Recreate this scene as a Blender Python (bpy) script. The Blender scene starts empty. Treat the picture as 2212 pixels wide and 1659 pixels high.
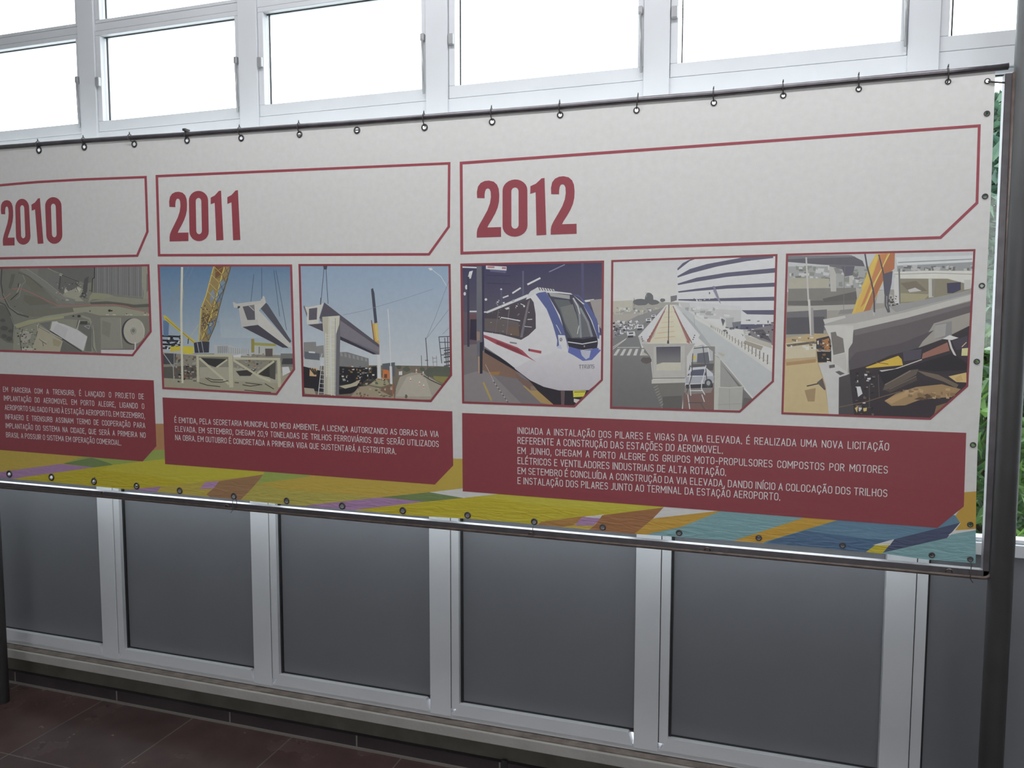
import bpy, bmesh, math, random
from mathutils import Vector as V, Matrix
from mathutils.geometry import delaunay_2d_cdt

S = bpy.context.scene
COL = S.collection
random.seed(4)

# ------------------------------------------------------------------ camera, sky, fill lights, exposure
DW = 2.45                      # camera to window wall, metres
DB = 0.918 * DW                # camera to banner, metres
EYE = 0.6445 * DW              # eye height above the floor
YB = DB - DW                   # the banner's plane (the window wall stands at y = 0)
YAW, PITCH, ROLL, FPX = 0.3123566, -0.07861646, -0.00150367, 1660.0
_cy, _sy, _cp, _sp = math.cos(YAW), math.sin(YAW), math.cos(PITCH), math.sin(PITCH)
_r = V((_cy, _sy, 0)); _f = V((-_sy * _cp, _cy * _cp, _sp)); _d = _f.cross(_r)
RIGHT = math.cos(ROLL) * _r + math.sin(ROLL) * _d
DOWN = -math.sin(ROLL) * _r + math.cos(ROLL) * _d
FWD = _f
CAM = V((0, -DW, EYE))
cd = bpy.data.cameras.new('camera'); cam = bpy.data.objects.new('camera', cd); COL.objects.link(cam)
m = Matrix((RIGHT, -DOWN, -FWD)).transposed().to_4x4(); m.translation = CAM
cam.matrix_world = m
cd.sensor_fit = 'HORIZONTAL'; cd.sensor_width = 36; cd.lens = FPX / 2212 * 36
cd.clip_start = 0.05; cd.clip_end = 200
S.camera = cam

w = bpy.data.worlds.new('overcast_sky'); S.world = w; w.use_nodes = True
w.node_tree.nodes['Background'].inputs[0].default_value = (0.90, 0.94, 1.0, 1)
w.node_tree.nodes['Background'].inputs[1].default_value = 5.0

def area(name, loc, aim, sx, sy, power, col=(1, 1, 1)):
    l = bpy.data.lights.new(name, 'AREA'); l.shape = 'RECTANGLE'; l.size = sx; l.size_y = sy
    l.energy = power; l.color = col
    o = bpy.data.objects.new(name, l); COL.objects.link(o); o.location = loc
    o.rotation_euler = (V(aim) - V(loc)).to_track_quat('-Z', 'Y').to_euler()
    return o
area('far_fill_light', (0.2, -6.8, 2.1), (0, 0, 1.7), 5.0, 1.6, 62, (0.97, 0.98, 1.0))  # unseen fill added behind the camera to light the room side
area('upper_fill_light', (-0.35, -1.0, 3.35), (-0.35, -0.15, 1.9), 3.4, 0.2, 23, (0.97, 0.98, 1.0))  # unseen fill added overhead to brighten the upper frames and banner

S.view_settings.view_transform = 'Standard'
S.view_settings.look = 'None'
S.view_settings.exposure = 0.36
S.view_settings.gamma = 1.0
S.view_settings.use_curve_mapping = False

# ------------------------------------------------------------------ helpers
def ray(px, py):
    return RIGHT * ((px - 1106) / FPX) + DOWN * ((py - 829.5) / FPX) + FWD
def on(px, py, Y=0.0):
    """where the sight line of a photo point meets the upright plane y = Y"""
    d = ray(px, py); t = (Y + DW) / d.y
    return CAM + d * t
def bn(px, py, off=0.0):
    return on(px, py, YB - off)
def uz(u): return EYE + DW * u      # measured heights and widths of the window wall
def ux(u): return DW * u

def lin(c):
    c = c / 255.0
    return c / 12.92 if c <= 0.04045 else ((c + 0.055) / 1.055) ** 2.4
INK = 1.68
def ink(c): return tuple(min(0.9, lin(x) * INK) for x in c) + (1.0,)

def obj(name, me, mat=None, parent=None):
    if isinstance(me, bmesh.types.BMesh):
        b = me; me = bpy.data.meshes.new(name); b.to_mesh(me); b.free()
    o = bpy.data.objects.new(name, me); COL.objects.link(o)
    if mat is not None and not me.materials: me.materials.append(mat)
    if parent is not None: o.parent = parent
    return o
def tag(o, label, cat, group=None):
    o['label'] = label; o['category'] = cat
    if group: o['group'] = group
    return o
def empty(name, loc=(0, 0, 0)):
    o = bpy.data.objects.new(name, None); COL.objects.link(o); o.location = loc; o.empty_display_size = .1
    return o
def under(o, parent):
    """parent o while it stays where it is"""
    o.parent = parent; o.matrix_parent_inverse = Matrix.Translation(-V(parent.location)); return o

def box(b, x0, x1, y0, y1, z0, z1, bev=0.0):
    g = bmesh.new()
    r = bmesh.ops.create_cube(g, size=1)
    for v in g.verts:
        v.co = V(((x0 + x1) / 2 + v.co.x * (x1 - x0), (y0 + y1) / 2 + v.co.y * (y1 - y0), (z0 + z1) / 2 + v.co.z * (z1 - z0)))
    if bev:
        bmesh.ops.bevel(g, geom=g.edges[:], offset=bev, segments=2, affect='EDGES', profile=.5)
    t = bpy.data.meshes.new('t'); g.to_mesh(t); g.free(); b.from_mesh(t); bpy.data.meshes.remove(t)
    return b
def BM(): return bmesh.new()
def boxbm(*a, **k): return box(bmesh.new(), *a, **k)

def tube(b, pts, rad, n=12, cap=True):
    pts = [V(p) for p in pts]; rings = []
    up0 = None
    for i, p in enumerate(pts):
        t = (pts[min(i + 1, len(pts) - 1)] - pts[max(i - 1, 0)]).normalized()
        if up0 is None:
            up0 = t.orthogonal().normalized()
        u = (up0 - t * up0.dot(t)).normalized(); up0 = u; s = t.cross(u)
        r = rad[i] if isinstance(rad, (list, tuple)) else rad
        rings.append([b.verts.new(p + (u * math.cos(a) + s * math.sin(a)) * r) for a in [2 * math.pi * k / n for k in range(n)]])
    for A, B in zip(rings, rings[1:]):
        for k in range(n):
            f = b.faces.new((A[k], A[(k + 1) % n], B[(k + 1) % n], B[k])); f.smooth = True
    if cap:
        b.faces.new(rings[0][::-1]); b.faces.new(rings[-1])
    return b
def ring(b, c, ax, R, r, n=20, m=8):
    ax = V(ax).normalized(); u = ax.orthogonal().normalized(); v = ax.cross(u); rr = []
    for i in range(n):
        a = 2 * math.pi * i / n; d = u * math.cos(a) + v * math.sin(a)
        rr.append([b.verts.new(V(c) + d * (R + r * math.cos(q)) + ax * r * math.sin(q)) for q in [2 * math.pi * k / m for k in range(m)]])
    for i in range(n):
        A, B = rr[i], rr[(i + 1) % n]
        for k in range(m):
            f = b.faces.new((A[k], A[(k + 1) % m], B[(k + 1) % m], B[k])); f.smooth = True
    return b

# ------------------------------------------------------------------ materials
def mat(name, col, rough=.5, spec=.5, metal=0.0, noise=0.0, nscale=8.0, bump=0.0, bscale=40.0, col2=None):
    M = bpy.data.materials.new(name); M.use_nodes = True
    N = M.node_tree.nodes; L = M.node_tree.links; P = N['Principled BSDF']
    P.inputs['Roughness'].default_value = rough; P.inputs['Specular IOR Level'].default_value = spec
    P.inputs['Metallic'].default_value = metal
    c = tuple(col) + (1,)
    P.inputs['Base Color'].default_value = c
    tc = N.new('ShaderNodeTexCoord')
    if noise or col2:
        t = N.new('ShaderNodeTexNoise'); t.inputs['Scale'].default_value = nscale; t.inputs['Detail'].default_value = 6
        L.new(tc.outputs['Object'], t.inputs['Vector'])
        r = N.new('ShaderNodeValToRGB'); L.new(t.outputs['Fac'], r.inputs['Fac'])
        r.color_ramp.elements[0].position = .32; r.color_ramp.elements[1].position = .68
        c2 = tuple(col2) if col2 else tuple(x * (1 - noise) for x in col)
        r.color_ramp.elements[0].color = c2 + (1,); r.color_ramp.elements[1].color = c
        L.new(r.outputs['Color'], P.inputs['Base Color'])
    if bump:
        t = N.new('ShaderNodeTexNoise'); t.inputs['Scale'].default_value = bscale; t.inputs['Detail'].default_value = 4
        L.new(tc.outputs['Object'], t.inputs['Vector'])
        bp = N.new('ShaderNodeBump'); bp.inputs['Strength'].default_value = bump; bp.inputs['Distance'].default_value = .01
        L.new(t.outputs['Fac'], bp.inputs['Height']); L.new(bp.outputs['Normal'], P.inputs['Normal'])
    return M

M_ALU = mat('painted_aluminium', (.65, .66, .69), .38, .5, 0, .05, 5)
M_PANEL = mat('grey_infill_board', (.195, .198, .22), .42, .4, 0, .06, 3, .03, 30)
M_SEAL_GAP = mat('black_seal_and_gap_shade', (.02, .02, .022), .6)  # black for window seals and for the shade in panel grooves
M_SILL = mat('cement_sill', (.43, .415, .39), .75, .3, 0, .12, 9, .15, 60)
M_MORTAR = mat('dirty_mortar', (.23, .195, .17), .9, .2, 0, .4, 22, .4, 90)
M_UPSTAND = mat('brown_plaster', (.13, .12, .10), .85, .25, 0, .25, 10, .2, 60)
M_BASE = mat('dark_skirting_tile', (.055, .045, .05), .35, .5, 0, .2, 6)
M_GROUT = mat('grout', (.2, .18, .165), .9, .2)
M_CEIL = mat('white_ceiling', (.75, .75, .74), .9, .2)
M_ROOM = mat('pale_room_wall', (.55, .55, .54), .9, .2)
M_STEEL = mat('dark_frame_steel', (.22, .205, .22), .36, .5, .75, .25, 30)
M_RAIL = mat('dark_rail_steel', (.15, .138, .148), .36, .5, .55, .25, 30)
M_ROD = mat('worn_brown_rod', (.16, .12, .105), .36, .5, .2, .4, 40)
M_POST = mat('charcoal_post_paint', (.10, .10, .102), .5, .4, 0, .1, 12)
M_EYE = mat('tarnished_eyelet', (.11, .095, .095), .4, .5, .6)
M_WIRE = mat('dark_wire', (.07, .065, .065), .5)
M_LATCH = mat('grey_latch', (.36, .36, .37), .4, .5, .3)

def glass():
    M = bpy.data.materials.new('window_glass'); M.use_nodes = True
    N = M.node_tree.nodes; L = M.node_tree.links; N.clear()
    o = N.new('ShaderNodeOutputMaterial'); mx = N.new('ShaderNodeMixShader'); t = N.new('ShaderNodeBsdfTransparent')
    g = N.new('ShaderNodeBsdfGlossy'); g.inputs['Roughness'].default_value = .02
    t.inputs['Color'].default_value = (.93, .96, .95, 1)
    f = N.new('ShaderNodeMath'); lw = N.new('ShaderNodeLayerWeight'); pw = N.new('ShaderNodeMath'); pw.operation = 'POWER'; pw.inputs[1].default_value = 5
    L.new(lw.outputs['Facing'], pw.inputs[0]); L.new(pw.outputs[0], f.inputs[0]); f.operation = 'MULTIPLY_ADD'; f.inputs[1].default_value = .9; f.inputs[2].default_value = .035
    lw.inputs[0].default_value = .5
    L.new(f.outputs[0], mx.inputs[0]); L.new(t.outputs[0], mx.inputs[1]); L.new(g.outputs[0], mx.inputs[2]); L.new(mx.outputs[0], o.inputs[0])
    return M
M_GLASS = glass()

def printed(name='printed_vinyl', rough=.42, wrinkle=.06):
    M = bpy.data.materials.new(name); M.use_nodes = True
    N = M.node_tree.nodes; L = M.node_tree.links; P = N['Principled BSDF']
    a = N.new('ShaderNodeAttribute'); a.attribute_name = 'ink'
    tc = N.new('ShaderNodeTexCoord')
    t = N.new('ShaderNodeTexNoise'); t.inputs['Scale'].default_value = 55; t.inputs['Detail'].default_value = 5
    L.new(tc.outputs['Object'], t.inputs['Vector'])
    mr = N.new('ShaderNodeMapRange'); mr.inputs['From Min'].default_value = .3; mr.inputs['From Max'].default_value = .7
    mr.inputs['To Min'].default_value = .97; mr.inputs['To Max'].default_value = 1.02
    L.new(t.outputs['Fac'], mr.inputs['Value'])
    mx = N.new('ShaderNodeMix'); mx.data_type = 'RGBA'; mx.blend_type = 'MULTIPLY'; mx.inputs[0].default_value = 1
    L.new(a.outputs['Color'], mx.inputs[6]); L.new(mr.outputs[0], mx.inputs[7]); 
    ge = N.new('ShaderNodeNewGeometry'); bk = N.new('ShaderNodeMix'); bk.data_type = 'RGBA'      # vinyl is plain white behind the print
    L.new(ge.outputs['Backfacing'], bk.inputs[0]); L.new(mx.outputs[2], bk.inputs[6]); bk.inputs[7].default_value = (.87, .87, .86, 1)
    L.new(bk.outputs[2], P.inputs['Base Color'])
    P.inputs['Roughness'].default_value = rough; P.inputs['Specular IOR Level'].default_value = .4
    mp = N.new('ShaderNodeMapping'); mp.inputs['Scale'].default_value = (1.6, 1, 5.0); mp.inputs['Rotation'].default_value = (0, .25, 0)
    L.new(tc.outputs['Object'], mp.inputs['Vector'])
    t2 = N.new('ShaderNodeTexNoise'); t2.inputs['Scale'].default_value = 2.2; t2.inputs['Detail'].default_value = 5; t2.inputs['Distortion'].default_value = .6
    L.new(mp.outputs[0], t2.inputs['Vector'])
    bp = N.new('ShaderNodeBump'); bp.inputs['Strength'].default_value = wrinkle; bp.inputs['Distance'].default_value = .02
    L.new(t2.outputs['Fac'], bp.inputs['Height'])
    # the hem along the bottom edge is crinkled
    m3 = N.new('ShaderNodeMapping'); m3.inputs['Scale'].default_value = (14, 1, 70); L.new(tc.outputs['Object'], m3.inputs['Vector'])
    t3 = N.new('ShaderNodeTexNoise'); t3.inputs['Scale'].default_value = 1; t3.inputs['Detail'].default_value = 4; t3.inputs['Distortion'].default_value = 1.2; L.new(m3.outputs[0], t3.inputs['Vector'])
    sp = N.new('ShaderNodeSeparateXYZ'); L.new(tc.outputs['Object'], sp.inputs[0])
    hm = N.new('ShaderNodeMapRange'); hm.inputs['From Min'].default_value = 1.06; hm.inputs['From Max'].default_value = .98; hm.inputs['To Min'].default_value = 0; hm.inputs['To Max'].default_value = .5
    L.new(sp.outputs['Z'], hm.inputs['Value'])
    b2 = N.new('ShaderNodeBump'); b2.inputs['Distance'].default_value = .006; L.new(hm.outputs[0], b2.inputs['Strength']); L.new(t3.outputs['Fac'], b2.inputs['Height'])
    L.new(bp.outputs['Normal'], b2.inputs['Normal']); L.new(b2.outputs['Normal'], P.inputs['Normal'])
    return M
M_PRINT = printed()

def floor_mat():
    M = bpy.data.materials.new('red_brown_floor_tile'); M.use_nodes = True
    N = M.node_tree.nodes; L = M.node_tree.links; P = N['Principled BSDF']
    tc = N.new('ShaderNodeTexCoord'); mp = N.new('ShaderNodeMapping'); mp.inputs['Location'].default_value = (2.127, .443, 0)
    L.new(tc.outputs['Object'], mp.inputs['Vector'])
    br = N.new('ShaderNodeTexBrick'); br.offset = 0; br.inputs['Scale'].default_value = 1
    br.inputs['Brick Width'].default_value = .46; br.inputs['Row Height'].default_value = .46; br.inputs['Mortar Size'].default_value = .003
    br.inputs['Mortar Smooth'].default_value = .3
    br.inputs['Color1'].default_value = (.085, .05, .047, 1); br.inputs['Color2'].default_value = (.06, .047, .044, 1)
    br.inputs['Mortar'].default_value = (.14, .125, .115, 1)
    L.new(mp.outputs[0], br.inputs['Vector'])
    t = N.new('ShaderNodeTexNoise'); t.inputs['Scale'].default_value = 7; t.inputs['Detail'].default_value = 7
    L.new(tc.outputs['Object'], t.inputs['Vector'])
    mr = N.new('ShaderNodeMapRange'); mr.inputs['From Min'].default_value = .3; mr.inputs['From Max'].default_value = .7
    mr.inputs['To Min'].default_value = .8; mr.inputs['To Max'].default_value = 1.15
    L.new(t.outputs['Fac'], mr.inputs['Value'])
    mx = N.new('ShaderNodeMix'); mx.data_type = 'RGBA'; mx.blend_type = 'MULTIPLY'; mx.inputs[0].default_value = 1
    L.new(br.outputs['Color'], mx.inputs[6]); L.new(mr.outputs[0], mx.inputs[7]); L.new(mx.outputs[2], P.inputs['Base Color'])
    r2 = N.new('ShaderNodeMapRange'); r2.inputs['To Min'].default_value = .2; r2.inputs['To Max'].default_value = .32
    L.new(t.outputs['Fac'], r2.inputs['Value']); L.new(r2.outputs[0], P.inputs['Roughness'])
    P.inputs['Specular IOR Level'].default_value = .5
    return M
M_FLOOR = floor_mat()

# ------------------------------------------------------------------ the room
X0, X1, YR, ZC = -5.6, 4.1, -7.0, 3.55
def struct(name, bm_, m_, parent=None):
    o = obj(name, bm_, m_, parent)
    if parent is None: o['kind'] = 'structure'
    return o
struct('floor', boxbm(X0, X1, YR, .12, -.1, 0), M_FLOOR)
struct('ceiling', boxbm(X0, X1, YR, .12, ZC, ZC + .1), M_CEIL)
struct('wall_left', boxbm(X0 - .1, X0, YR, .12, -.1, ZC + .1), M_ROOM)
struct('wall_right', boxbm(X1, X1 + .1, YR, .12, -.1, ZC + .1), M_ROOM)
struct('wall_front', boxbm(X0, X1, YR - .1, YR, -.1, ZC + .1), M_ROOM)
struct('ground', boxbm(-30, 30, .3, 40, -.35, -.25), mat('outside_paving', (.55, .55, .53), .9, .2, 0, .2, 3))

# heights of the window wall, from the photo (in camera-to-wall units)
Z_FR0, Z_PAN0, Z_PAN1, Z_MG0, Z_MG1, Z_R1 = uz(-.5755), uz(-.5505), uz(-.2676), uz(-.253), uz(.279), uz(.3065)
Z_SG0, Z_SG1, Z_S1, Z_T1, Z_TG0, Z_TG1 = uz(.3235), uz(.4565), uz(.464), uz(.4755), uz(.4812), uz(.765)
MUL = {0: -1.0564, 1: -.7518, 2: -.4476, 3: -.1493, 4: .1511}
for k in (-1, -2, -3): MUL[k] = MUL[k + 1] - .3030
for k in (5, 6): MUL[k] = MUL[k - 1] + .3010
ML = {k: ux(v) for k, v in MUL.items()}
BODY, BEAD = ux(.0325), ux(.0130)
KS = sorted(ML)

upstand = struct('wall_back', boxbm(X0, X1, .006, .12, 0, uz(-.59)), M_UPSTAND)
b = boxbm(X0, X1, -.012, .006, .002, .05); obj('dark_plinth', b, M_BASE, upstand)
b = BM()
for x in [-3.08 + .5625 * i for i in range(-4, 13)]:
    box(b, x - .003, x + .003, -.0135, -.011, .002, .05)
box(b, X0, X1, -.021, -.0125, -.001, .007)
obj('plinth_grout', b, M_GROUT, upstand)
xs = on(1090, 1640, -.012).x
obj('plinth_gap', boxbm(xs - .011, xs + .011, -.0165, -.011, .006, .06), M_SEAL_GAP, upstand)
tr = struct('trim_1', boxbm(X0, X1, -.038, .10, uz(-.578) - .0385, uz(-.578), bev=.003), M_SILL)
b = boxbm(X0, X1, -.030, .06, uz(-.578), uz(-.578) + .004); obj('mortar_bed', b, M_MORTAR, tr)
# rails that run the whole wall
b = BM()
box(b, X0, X1, .0, .07, Z_FR0, uz(-.5665), .0015)
obj('bottom_rail', b, M_ALU, upstand)
obj('middle_rail', boxbm(X0, X1, .0, .07, Z_PAN1, Z_MG0, bev=.0015), M_ALU, upstand)
obj('head_rail', boxbm(X0, X1, .002, .07, uz(.285), Z_R1, bev=.0015), M_ALU, upstand)
obj('transom_rail', boxbm(X0, X1, .004, .07, Z_S1, Z_T1, bev=.0015), M_ALU, upstand)
obj('top_rail', boxbm(X0, X1, .0, .10, Z_TG1, ZC), M_ALU, upstand)
for side, xa, xb in (('end_panel', X0, ML[-3]), ('end_panel', ML[6] + BODY, X1)):
    obj(side, boxbm(xa, xb, .02, .07, Z_FR0, ZC), M_PANEL, upstand)
# mullions, one per bay line
for k in KS:
    x = ML[k]; b = BM()
    box(b, x, x + BODY, -.006, .075, Z_FR0 + .012, ZC, .0015)
    box(b, x + BODY + .0025, x + BODY + BEAD, -.0035, .045, Z_PAN0 - .02, Z_PAN1 + .002, .001)
    obj('mullion', b, M_ALU, upstand)
    if k < 6:
        obj('mullion_seam', boxbm(x + BODY - .001, x + BODY + .003, -.001, .02, Z_PAN0 - .02, Z_PAN1), M_SEAL_GAP, upstand)
def prism(b, pts, y0, y1):
    """a flat outline in the wall plane, given its real thickness"""
    A = [b.verts.new((p[0], y0, p[1])) for p in pts]; B = [b.verts.new((p[0], y1, p[1])) for p in pts]
    b.faces.new(A); b.faces.new(B[::-1]); n = len(pts)
    for i in range(n): b.faces.new((A[i], B[i], B[(i + 1) % n], A[(i + 1) % n]))
    bmesh.ops.recalc_face_normals(b, faces=b.faces[:])
    return b
wn = 0
for k in KS[:-1]:
    xa, xb = ML[k] + BODY, ML[k + 1]
    # lower bay: opaque board in a mitred bead
    pl = xa + BEAD
    obj('infill_panel', boxbm(pl + .0, xb, .020, .032, Z_PAN0 - .01, Z_PAN1), M_PANEL, upstand)
    obj('panel_gap_shade', boxbm(pl, pl + .008, .012, .021, Z_PAN0, Z_PAN1), M_SEAL_GAP, upstand)  # black strip stands in for the shadow in the groove beside the bead
    b = BM(); prism(b, [(xa + .006, Z_FR0 + .018), (xb - .004, Z_FR0 + .018), (xb - .018, Z_PAN0), (pl, Z_PAN0)], -.004, .03)
    obj('panel_bead', b, M_ALU, upstand)
    obj('panel_gap_shade', boxbm(pl, xb, .015, .021, Z_PAN0 - .002, Z_PAN0 + .004), M_SEAL_GAP, upstand)  # same black groove shade along the bottom bead
    # three windows of the bay: behind the banner, hinged above it, fixed at the top
    def window(zb0, zg0, zg1, zb1, sl, sr, y0, y1, yg):
        global wn
        wn += 1
        b = BM(); e = .0008
        box(b, xa + e, xb - e, y0, y1, zb0 + e, zg0, .002); box(b, xa + e, xb - e, y0, y1, zg1, zb1 - e, .002)
        box(b, xa + e, xa + sl, y0, y1, zg0, zg1, .002); box(b, xb - sr, xb - e, y0, y1, zg0, zg1, .002)
        f = struct('window_%d' % wn, b, M_ALU)
        g = obj('pane', boxbm(xa + sl, xb - sr, yg, yg + .004, zg0, zg1), M_GLASS, f)
        b = BM()
        box(b, xa + sl + .009, xa + sl + .0125, yg - .006, yg, zg0, zg1)
        box(b, xa + sl, xb - sr, yg - .005, yg, zg1 - .003, zg1)
        obj('pane_seal', b, M_SEAL_GAP, f)
        return f
    window(Z_MG0, Z_MG0 + .012, Z_MG1, uz(.285), .02, .018, .015, .06, .035)
    f = window(Z_R1, Z_SG0, Z_SG1, Z_S1, ux(.0095), ux(.0078), .002, .05, .030)
    zl = uz(.384)
    obj('latch', boxbm(xa + .003, xa + .022, -.012, .003, zl - .018, zl + .018, bev=.003), M_LATCH, f)
    b = BM(); box(b, xb - .018, xb - .004, -.012, .003, zl + .005, zl + .03, .003); tube(b, [(xb - .011, -.009, zl + .012), (xb - .006, -.009, Z_SG0 - .02)], .004, 8)
    obj('stay_bar', b, M_LATCH, f)
    window(Z_T1, Z_TG0, Z_TG1 - .02, Z_TG1, ux(.0095), ux(.0078), .004, .05, .030)

# ------------------------------------------------------------------ steel frame round the banner
PL = -470                                        # the frame and banner run on past the left edge of the photo
frame = tag(empty('display_frame', (on(2162, 1230, YB).x, YB, 0)),
            'dark steel display frame with square rails and round posts standing before the window wall', 'frame')
def part(name, b, m_, par=frame):
    return under(obj(name, b, m_), par)
top = [(PL, 346), (0, 318), (182, 304), (405, 290), (646, 273), (736, 267), (917, 253), (1063, 242), (1215, 230), (1375, 216), (1539, 203), (1695, 188), (1855, 173), (2049, 156), (2178, 143)]
part('top_rail', tube(BM(), [bn(x, y, 0) for x, y in top], .0088, 14), M_STEEL)
A, B = bn(PL, 999.3), bn(2124, 1231.5)
tlen = B.x - A.x
def along(x): return A.z + (B.z - A.z) * (x - A.x) / tlen
xr = bn(2124, 1231.5).x
b = BM(); TH = .019
vs = [b.verts.new(p) for p in [(A.x, YB - .004, A.z), (xr + .016, YB - .004, along(xr + .016)), (xr + .016, YB + .020, along(xr + .016)), (A.x, YB + .020, A.z)]]
v2 = [b.verts.new(v.co - V((0, 0, TH))) for v in vs]
b.faces.new(vs); b.faces.new(v2[::-1])
for i in range(4): b.faces.new((vs[i], v2[i], v2[(i + 1) % 4], vs[(i + 1) % 4]))
bmesh.ops.recalc_face_normals(b, faces=b.faces[:]); bmesh.ops.bevel(b, geom=b.edges[:], offset=.0012, segments=2, affect='EDGES')
part('bottom_rail', b, M_RAIL)
ztop = bn(2167, 160).z
xt0, xt1 = bn(2168.5, 200).x, bn(2123.5, 1215).x
b = BM()
q = [(xt1, along(xt1) - TH), (xt1 + .017, along(xt1) - TH), (xt0 + .017, ztop), (xt0, ztop)]
prism(b, q, YB - .004, YB + .020); bmesh.ops.bevel(b, geom=b.edges[:], offset=.0012, segments=2, affect='EDGES')
part('side_rail', b, M_RAIL)
r5 = .0046
yz = YB - .006
e1 = xt1 + .0205
pts = [(A.x, yz, along(A.x) - TH + .000), (e1 - .02, yz, along(e1 - .02) - TH)]
pts += [(e1 - .02 + .018 * math.sin(t), yz, along(e1) - TH + .018 - .018 * math.cos(t)) for t in (.4, .8, 1.2, 1.57)]
pts += [(e1 + (xt0 - xt1) * .5, yz, (along(e1) + ztop) / 2), (xt0 + .0195, yz, ztop)]
part('round_rod', tube(BM(), pts, r5, 12), M_ROD)
pc = [on(2204.5, 200, YB), on(2162, 1230, YB), on(2142, 1659, YB)]
sl = (pc[0].x - pc[1].x) / (pc[0].z - pc[1].z)
xp = pc[1].x
R_POST = .0285
b = BM(); tube(b, [(xp, YB - .001, 0.0), (xp, YB - .001, 3.2)], R_POST, 28)
part('post', b, M_POST)
b = BM(); tube(b, [(xp, YB - .001, 0.0), (xp, YB - .001, .008)], .06, 28); part('foot_plate', b, M_POST)
xl = on(-19, 1480, YB).x
b = BM(); tube(b, [(xl, YB + .045, 0.0), (xl, YB + .045, 2.19)], .026, 28); part('post', b, M_POST)
xl2 = A.x
b = BM(); tube(b, [(xl2, YB - .001, 0.0), (xl2, YB - .001, 3.2)], R_POST, 28); part('post', b, M_POST)
for hx, hy in ((222, 1063), (491, 1091.5), (837, 1127.5), (1147, 1152), (1528, 1184.5), (2050, 1231)):
    p = bn(hx, hy, .006)
    b = BM(); tube(b, [p + V((-.008, 0, -.006)), p + V((-.005, -.003, .001)), p + V((0, -.004, .003)), p + V((.006, -.003, .001)), p + V((.008, 0, -.006))], .0016, 8)
    part('weld_loop', b, M_ROD)

# ------------------------------------------------------------------ banner
banner = tag(empty('timeline_banner', (bn(1000, 1100).x, YB, bn(1000, 1120).z)),
             'wide printed vinyl banner with 2010, 2011 and 2012 history panels laced inside steel frame', 'banner')

def colour_at(c, x, y):
    if callable(c): return c(x, y)
    return c
def planar(name, polys, off, par, holes=(), conv=None, m_=None, label=None, to=None):
    """polys: (colour, outline) from the lowest to the topmost, in one flat sheet; holes are cut out"""
    pts = []; faces = []; cols = []
    for c, P in list(polys) + [(None, h) for h in holes]:
        Q = [conv(p) if conv else p for p in P]
        ar = sum(Q[i][0] * Q[(i + 1) % len(Q)][1] - Q[(i + 1) % len(Q)][0] * Q[i][1] for i in range(len(Q)))
        if abs(ar) < 1e-4: continue
        if ar < 0: Q = Q[::-1]
        s = len(pts); pts += [V(q) for q in Q]; faces.append(list(range(s, s + len(Q)))); cols.append(c)
    vo, eo, fo, ov, oe, of = delaunay_2d_cdt(pts, [], faces, 1, 1e-4)
    me = bpy.data.meshes.new(name); keep = []; kc = []
    clip = 0
    for f, ids in zip(fo, of):
        if not ids or 0 not in ids: continue
        c = cols[max(ids)]
        if c is None: continue
        keep.append(f); kc.append(c)
    me.from_pydata([(to or bn)(v.x, v.y, off) for v in vo], [], keep)
    at = me.color_attributes.new('ink', 'FLOAT_COLOR', 'CORNER')
    for p, c in zip(me.polygons, kc):
        for li in p.loop_indices:
            v = vo[me.loops[li].vertex_index]
            at.data[li].color = ink(colour_at(c, v.x, v.y))
    b = bmesh.new(); b.from_mesh(me); bmesh.ops.recalc_face_normals(b, faces=b.faces[:])
    b.faces.ensure_lookup_table()
    if b.faces and b.faces[0].normal.y > 0: bmesh.ops.reverse_faces(b, faces=b.faces[:])
    b.to_mesh(me); b.free()
    o = under_any(obj(name, me, m_ or M_PRINT), par)
    if label: o['label'] = label
    return o
def under_any(o, par):
    o.parent = par
    bpy.context.view_layer.update()
    o.matrix_parent_inverse = par.matrix_world.inverted()
    return o
def inset(P, w_):
    n = len(P); ar = sum(P[i][0] * P[(i + 1) % n][1] - P[(i + 1) % n][0] * P[i][1] for i in range(n)); s = 1 if ar > 0 else -1
    out = []
    for i in range(n):
        a, c, d = V(P[i - 1]), V(P[i]), V(P[(i + 1) % n])
        e1 = (c - a).normalized(); e2 = (d - c).normalized()
        n1 = V((-e1.y, e1.x)) * s; n2 = V((-e2.y, e2.x)) * s
        bis = (n1 + n2); k = bis.length_squared / 2
        out.append(tuple(c + bis * (w_ / max(k, .2))))
    return out
def circ(x, y, r, n=14, ry=None, a0=0):
    ry = ry or r
    return [(x + r * math.cos(a0 + 2 * math.pi * i / n), y + ry * math.sin(a0 + 2 * math.pi * i / n)) for i in range(n)]
def strokes(c, w_, P, closed=False):
    """a printed line of a given width along a path"""
    out = []; P = list(P) + ([P[0]] if closed else [])
    for a, d in zip(P, P[1:]):
        a, d = V(a), V(d); t = d - a
        if t.length < 1e-6: continue
        t.normalize(); n = V((-t.y, t.x)) * (w_ / 2); a = a - t * w_ * .15; d = d + t * w_ * .15
        out.append((c, [tuple(a + n), tuple(d + n), tuple(d - n), tuple(a - n)]))
    return out
def crop(s, ox, oy):
    return lambda p: (p[0] / s + ox, p[1] / s + oy)

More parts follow.
